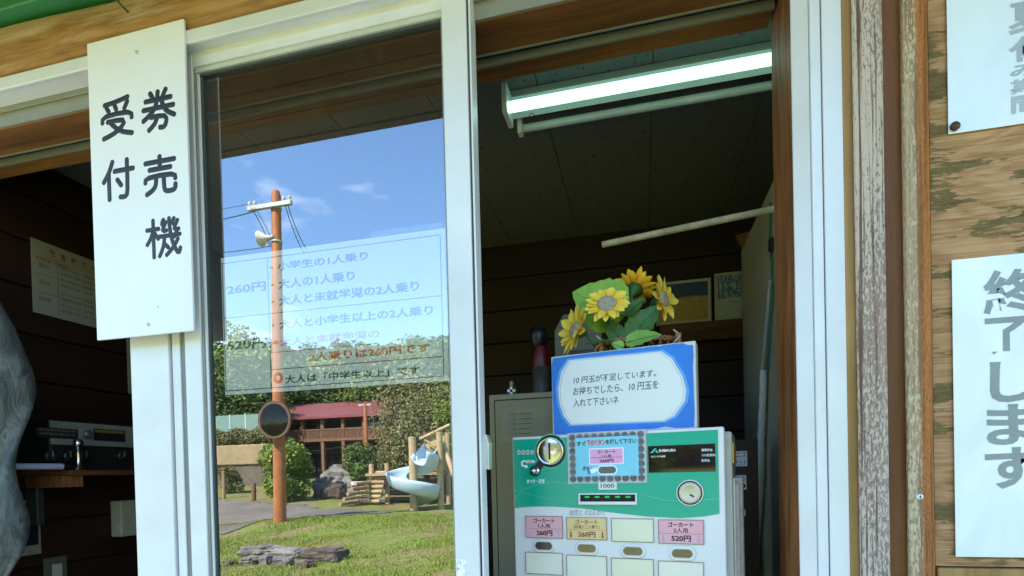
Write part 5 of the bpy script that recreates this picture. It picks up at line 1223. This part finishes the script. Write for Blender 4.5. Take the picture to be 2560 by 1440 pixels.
# orange log pole with crossarm, speaker, mirror
DP = 10
qb, qt = V(700, 1304, DP), V(690, 478, DP); zb_ = gz(qb[0], qb[1])-.1
olog = wood('orange_log', (.33, .11, .035), (.52, .20, .07), 'z', .6, .6, .3)
pole = thing('utility_pole', 'tall orange-brown log pole with a crossarm on the lawn edge', 'pole', (qb[0], qb[1], zb_))
def lerp(t): return np.array([qb[0]+(qt[0]-qb[0])*t, qb[1], zb_+(qt[2]-zb_)*t])
part('pole_shaft', MB().tube([lerp(t) for t in (0, .25, .5, .75, .985, 1)], [.128, .122, .113, .104, .097, .07], 20), olog, pole)
ca = V(684, 513, DP-.12); cw = abs(V(738, 513, DP)[0]-V(630, 513, DP)[0])
galv = plain('galvanised_steel', (.42, .44, .42), .5, .4, .15, 20)
cx0, cx1 = V(630, 513, DP)[0], V(738, 513, DP)[0]
part('crossarm', MB().box(cx0, cx1, ca[1]-.04, ca[1]+.04, ca[2]-.045, ca[2]+.045), galv, pole, bevel=.008)
for x in (cx0+.04, cx0+.16, cx1-.05, cx1-.18): part('insulator', MB().lathe([(.02, 0), (.04, .02), (.025, .045), (.042, .06), (.02, .10), (0, .11)], (x, ca[1], ca[2]+.046), n=12), plain('porcelain', (.55, .56, .52), .3), pole)
part('pole_band', MB().lathe([(.105, 0), (.108, .0), (.108, .09), (.105, .09)], tuple(lerp(.945)), n=20), galv, pole)
part('cable_tie', MB().lathe([(.112, 0), (.116, .0), (.116, .05), (.112, .05)], tuple(lerp(.845)), n=20), galv, pole)
blk = plain('black_cable', (.02, .02, .022), .5)
def wire(a, b, sag, r=.008, n=14, label='thin black overhead wire running to the left from the crossarm', name='overhead_wire', grp='overhead wires on the pole'):
    a, b = np.array(a), np.array(b); pts = [a+(b-a)*t-np.array([0, 0, sag*4*t*(1-t)]) for t in np.linspace(0, 1, n)]
    return single(name, MB().tube(pts, r, 5), blk, label, 'wire', grp)
wire((cx0, ca[1], ca[2]+.1), V(300, 508, 20), .3, .007, label='upper thin wire running left from the crossarm end')
wire((cx0+.3, ca[1], ca[2]-.05), V(300, 548, 20), .35, .012, label='thicker wire running left below the crossarm')
wire(lerp(.84), V(300, 612, 20), .3, .009, label='lowest wire running left from the pole beside the speaker')
wire((cx0+.12, ca[1]+.05, ca[2]-.02), lerp(.83)+np.array([-.05, .13, 0]), -.05, .010, label='slack cable from the left crossarm end down to the pole')
wire((cx0+.2, ca[1]+.05, ca[2]-.02), lerp(.86)+np.array([-.05, .13, 0]), -.03, .007, label='second slack cable from the left of the crossarm to the pole')
wire((cx1-.08, ca[1]+.03, ca[2]-.03), V(768, 625, DP+2), .1, .009, label='outer cable slanting down from the right crossarm end')
wire((cx1-.14, ca[1]+.03, ca[2]-.03), V(760, 632, DP+2), .1, .009, label='inner cable slanting down from the right crossarm end')
# horn loudspeaker
hc = V(672, 594, DP-.1); sp2 = thing('horn_speaker', 'cream horn loudspeaker fixed to the orange pole pointing left', 'loudspeaker', tuple(hc))
hn = MB(); hn.lathe([(.03, .06), (.05, .0), (.09, -.10), (.155, -.20), (.16, -.205), (.14, -.19), (.04, -.02)], tuple(hc), 'x', 24); part('horn', hn, plain('cream_horn', (.62, .60, .50), .5), sp2)
part('driver', MB().lathe([(.0, .13), (.045, .12), (.05, .06), (.03, .055)], tuple(hc), 'x', 16), galv, sp2)
part('bracket', MB().box(hc[0]+.05, hc[0]+.14, hc[1]-.10, hc[1]-.02, hc[2]-.015, hc[2]+.015), galv, sp2)
# round traffic mirror seen from its back
mcp = V(686, 1050, DP-.35); mr = thing('round_mirror', 'round dark traffic mirror with an orange rim on the pole', 'traffic mirror', tuple(mcp))
rr_ = 53/FPX*(DP-.35)*1.02
part('mirror_face', MB().lathe([(rr_*.97, .0), (rr_*.9, .012), (rr_*.6, .035), (rr_*.3, .048), (0, .052)], tuple(mcp), 'y', 40), plain('mirror_dark', (.035, .035, .03), .12, .9, .1, 6), mr)
part('mirror_rim', MB().lathe([(rr_*.975, -.0), (rr_*1.0, -.03), (rr_*1.015, .0), (rr_*.99, .015)], tuple(mcp), 'y', 40), plain('brown_rim', (.13, .06, .025), .5), mr)
part('clamp', MB().box(mcp[0]-.05, mcp[0]+.12, mcp[1]-.30, mcp[1]-.02, mcp[2]-.03, mcp[2]+.03), galv, mr)
# second pole by the house
q2 = V(918, 1200, 25); qt2 = V(918, 1008, 25); p2 = thing('utility_pole', 'slim brown pole with a small crossarm before the house', 'pole', (q2[0], q2[1], gz(*q2[:2])))
part('pole_shaft', MB().tube([(q2[0], q2[1], gz(*q2[:2])-.2), (q2[0], q2[1], qt2[2])], [.11, .09], 12), olog, p2)
part('crossarm', MB().box(q2[0]-.35, q2[0]+.35, q2[1]-.04, q2[1]+.04, qt2[2]-.12, qt2[2]-.04), galv, p2)
wire((q2[0], q2[1], V(918, 1098, 25)[2]), V(780, 1128, 26), .1, .02, label='two-strand cable from the slim pole down to the house', name='house_cable')
# rocks
def rock(px, py, D, w, h, dpt, label, mat, seed, cat='rock', name='rock', rot=0.):
    q = V(px, py, D); z0 = gz(q[0], q[1]); r = np.random.default_rng(seed); mb = MB(); nu, nv = 26, 14; vs = []
    ph = r.uniform(0, 6.28, 12); fr = r.uniform(1.5, 6, 12)
    for j in range(nv+1):
        t = math.pi*j/nv
        for i in range(nu):
            a = 2*math.pi*i/nu; d = np.array([math.sin(t)*math.cos(a), math.sin(t)*math.sin(a), math.cos(t)])
            e = np.sign(d)*np.abs(d)**.62
            k = 1+.10*math.sin(fr[0]*d[0]*2+ph[0])+.08*math.sin(fr[1]*d[1]*3+ph[1]+d[0]*4)+.06*math.sin(fr[2]*d[2]*4+ph[2]+a*2)+.035*math.sin(9*d[0]+7*d[2]+ph[3])+.02*r.normal()
            vs.append((q[0]+e[0]*w/2*k*math.cos(rot)-e[1]*dpt/2*k*math.sin(rot), q[1]+e[1]*dpt/2*k*math.cos(rot)+e[0]*w/2*k*math.sin(rot), z0+h*.42+e[2]*h*.55*k))
    mb.add(vs, [(j*nu+i, j*nu+(i+1) % nu, (j+1)*nu+(i+1) % nu, (j+1)*nu+i) for j in range(nv) for i in range(nu)])
    return single(name, mb, mat, label, cat)
def stone(name, a, b):
    s = NT(name); v = s.coord((1, 1, 1)); n = s.noise(v, 9, 8, .7); n2 = s.noise(v, 2.2, 4)
    s.col(s.mix(s.ramp(n2, [(.45, (0,)*3), (.6, (.6,)*3)]), s.ramp(n, [(.3, a), (.65, b)]), tuple(x*.45 for x in a))); s.bump(n, .8, .03); return s.set(.9, 0, .15)
stA, stB = stone('grey_stone', (.13, .12, .10), (.34, .31, .27)), stone('brown_stone', (.09, .07, .055), (.20, .16, .13))
rock(655, 1368, 6.7, .62, .15, .36, 'flat grey rock at the left end of the rock row on the lawn', stA, 11)
rock(718, 1372, 6.5, .62, .14, .34, 'flat pale grey rock in the middle of the rock row', stA, 12)
rock(812, 1392, 6.2, .50, .17, .40, 'brown rounded rock at the right end of the rock row', stB, 13)
rock(625, 1408, 5.9, .20, .10, .18, 'small pale stone at the left before the rock row', stA, 14, name='stone')
rock(665, 1408, 5.9, .14, .11, .14, 'small upright stone before the rock row', stA, 15, name='stone')
rock(708, 1410, 5.9, .22, .10, .2, 'small broken stone before the middle of the row', stA, 16, name='stone')
rock(570, 1402, 6.0, .18, .07, .16, 'small flat stone at the left edge of the glass', stB, 17, name='stone')
rock(762, 1418, 5.8, .22, .09, .16, 'low stone just before the brown rock', stB, 18, name='stone')
rock(822, 1228, 16.0, .9, .65, .8, 'large rounded grey boulder left of the climbing tower', stA, 21, 'boulder', 'boulder')
rock(858, 1210, 19, 1.4, 1.0, 1.0, 'tall grey boulder behind the rounded one', stA, 22, 'boulder', 'boulder')
rock(838, 1240, 15.2, .6, .5, .5, 'small dark boulder at the foot of the rounded one', stB, 23, 'boulder', 'boulder')
# --- playground
DS = 13.2
pl = wood('pale_log', (.40, .28, .14), (.62, .47, .26), 'z', .8, .6, .2)
plx = wood('pale_log_flat', (.30, .20, .10), (.56, .42, .24), 'x', .8, .6, .2)
tw = thing('climbing_tower', 'wooden climbing tower of pale logs with steps and a board panel', 'play tower', tuple(V(1100, 1275, DS)))
def tp(name, a, b, r, mat=pl, n=10): part(name, MB().tube([a, b], r, n), mat, tw)
def down(px, pyt, D, r, name='post', mat=pl):
    q = V(px, pyt, D); tp(name, (q[0], q[1], gz(q[0], q[1])-.1), tuple(q), r, mat)
down(1098, 1080, DS+.3, .085); down(1065, 1080, DS+1.6, .09, mat=wood('dark_log', (.10, .055, .03), (.24, .14, .08), 'z')); down(928, 1160, DS+1.4, .075); down(967, 1158, DS+1.6, .07); down(1118, 1082, DS+1.8, .07)
q = V(1108, 1110, DS+.6); q2_ = V(1135, 1190, DS+.2); tp('brace', tuple(q), tuple(q2_), .07)
a_, b_ = V(1058, 1090, DS+1.2), V(1114, 1176, DS+1.2)
osb = NT('strand_board'); v = osb.coord((1, 1, 1)); nn_ = osb.noise(v, 16, 5, .8, 2); osb.col(osb.ramp(nn_, [(.3, (.28, .19, .06)), (.7, (.62, .48, .22))])); osb.set(.8)
part('board_panel', MB().box(a_[0], b_[0], a_[1]-.02, a_[1]+.02, b_[2], a_[2]), osb.m, tw)
part('roof_beam', MB().tube([V(1050, 1098, DS+1.1), V(1125, 1062, DS+1.1)], .05, 8), pl, tw)
part('roof_beam', MB().tube([V(1062, 1100, DS+1.0), V(1112, 1130, DS+1.0)], .03, 8), pl, tw)
fl0, fl1 = V(925, 1184, DS+1.5), V(1110, 1184, DS+1.5)
part('platform', MB().box(fl0[0], fl1[0], fl0[1]-.5, fl0[1]+.3, fl0[2]-.08, fl0[2]), plx, tw, bevel=.01)
for k in range(7):
    xs_, ys__ = V(884+k*9, 1254-k*12, DS+.9+k*.1), V(950+k*3, 1254-k*12, DS+.9+k*.1)
    tp('step_log', (xs_[0], xs_[1], xs_[2]), (ys__[0], xs_[1], xs_[2]), .055, plx)
    if k < 5: part('step_log', MB().tube([(xs_[0]+.1, xs_[1]-.15, xs_[2]+.0), (xs_[0]+.1, xs_[1]+.9, xs_[2]-.02)], .05, 8), plx, tw)
for k in range(5):
    qa, qb_ = V(955, 1266-k*17, DS+2.2), V(1140, 1262-k*15, DS+2.2); tp('wall_log', tuple(qa), tuple(qb_), .085, wood('grey_log', (.10, .08, .06), (.24, .19, .14), 'x'))
qa, qb_ = V(882, 1209, DS+1.2), V(918, 1210, DS+1.2)
part('white_plank', MB().box(qa[0], qb_[0], qa[1]-.2, qa[1]+.1, qa[2]-.04, qa[2]+.06), plain('white_plank', (.62, .62, .58), .6), tw)
# spiral slide
sc0 = V(1033, 1200, DS-.1)
sl_ = thing('spiral_slide', 'pale blue spiral slide wound round a log post', 'slide', (sc0[0], sc0[1], gz(sc0[0], sc0[1])))
qp = V(1032, 1092, DS-.1)
part('centre_post', MB().tube([(sc0[0], sc0[1], gz(sc0[0], sc0[1])-.1), (sc0[0], sc0[1], qp[2])], [.105, .095], 16), pl, sl_)
zts, zbs = V(1033, 1166, DS)[2], V(1033, 1270, DS)[2]
mb = MB(); NS, NC = 60, 9; vs = []
for i in range(NS+1):
    t = i/NS; ang = R_(35)-t*R_(500); Rm = .42; z = zts+(zbs-zts)*t
    c = np.array([sc0[0]+Rm*math.cos(ang), sc0[1]+Rm*math.sin(ang), z]); rad = np.array([math.cos(ang), math.sin(ang), 0])
    for j in range(NC):
        b_ = -math.pi*.52+math.pi*1.04*j/(NC-1); vs.append(c+rad*.27*math.sin(b_)+np.array([0, 0, .24*(1-math.cos(b_))+(.10 if j > NC-3 else 0)]))
mb.add(vs, [(i*NC+j, i*NC+j+1, (i+1)*NC+j+1, (i+1)*NC+j) for i in range(NS) for j in range(NC-1)], True)
ch = part('chute', mb, plain('pale_blue_plastic', (.52, .68, .71), .35, 0, .06, 4), sl_); sm_ = ch.modifiers.new('solid', 'SOLIDIFY'); sm_.thickness = .03
top = V(1085, 1130, DS+.9); mb = MB(); vs = []
c1 = np.array([sc0[0]+.42*math.cos(R_(35)), sc0[1]+.42*math.sin(R_(35)), zts])
for i in range(6):
    t = i/5; c = top*(1-t)+c1*t; d = c1-top; d /= np.linalg.norm(d); sdv = np.cross(d, [0, 0, 1]); sdv /= np.linalg.norm(sdv)
    for j in range(NC): b_ = -math.pi*.52+math.pi*1.04*j/(NC-1); vs.append(c+sdv*.27*math.sin(b_)+np.array([0, 0, .24*(1-math.cos(b_))]))
mb.add(vs, [(i*NC+j, i*NC+j+1, (i+1)*NC+j+1, (i+1)*NC+j) for i in range(5) for j in range(NC-1)], True)
ch = part('chute_entry', mb, MATS['pale_blue_plastic'], sl_); sm_ = ch.modifiers.new('solid', 'SOLIDIFY'); sm_.thickness = .03
for o in S.objects:
    if o.type == 'MESH' and not o.data.materials: o.data.materials.append(bark)
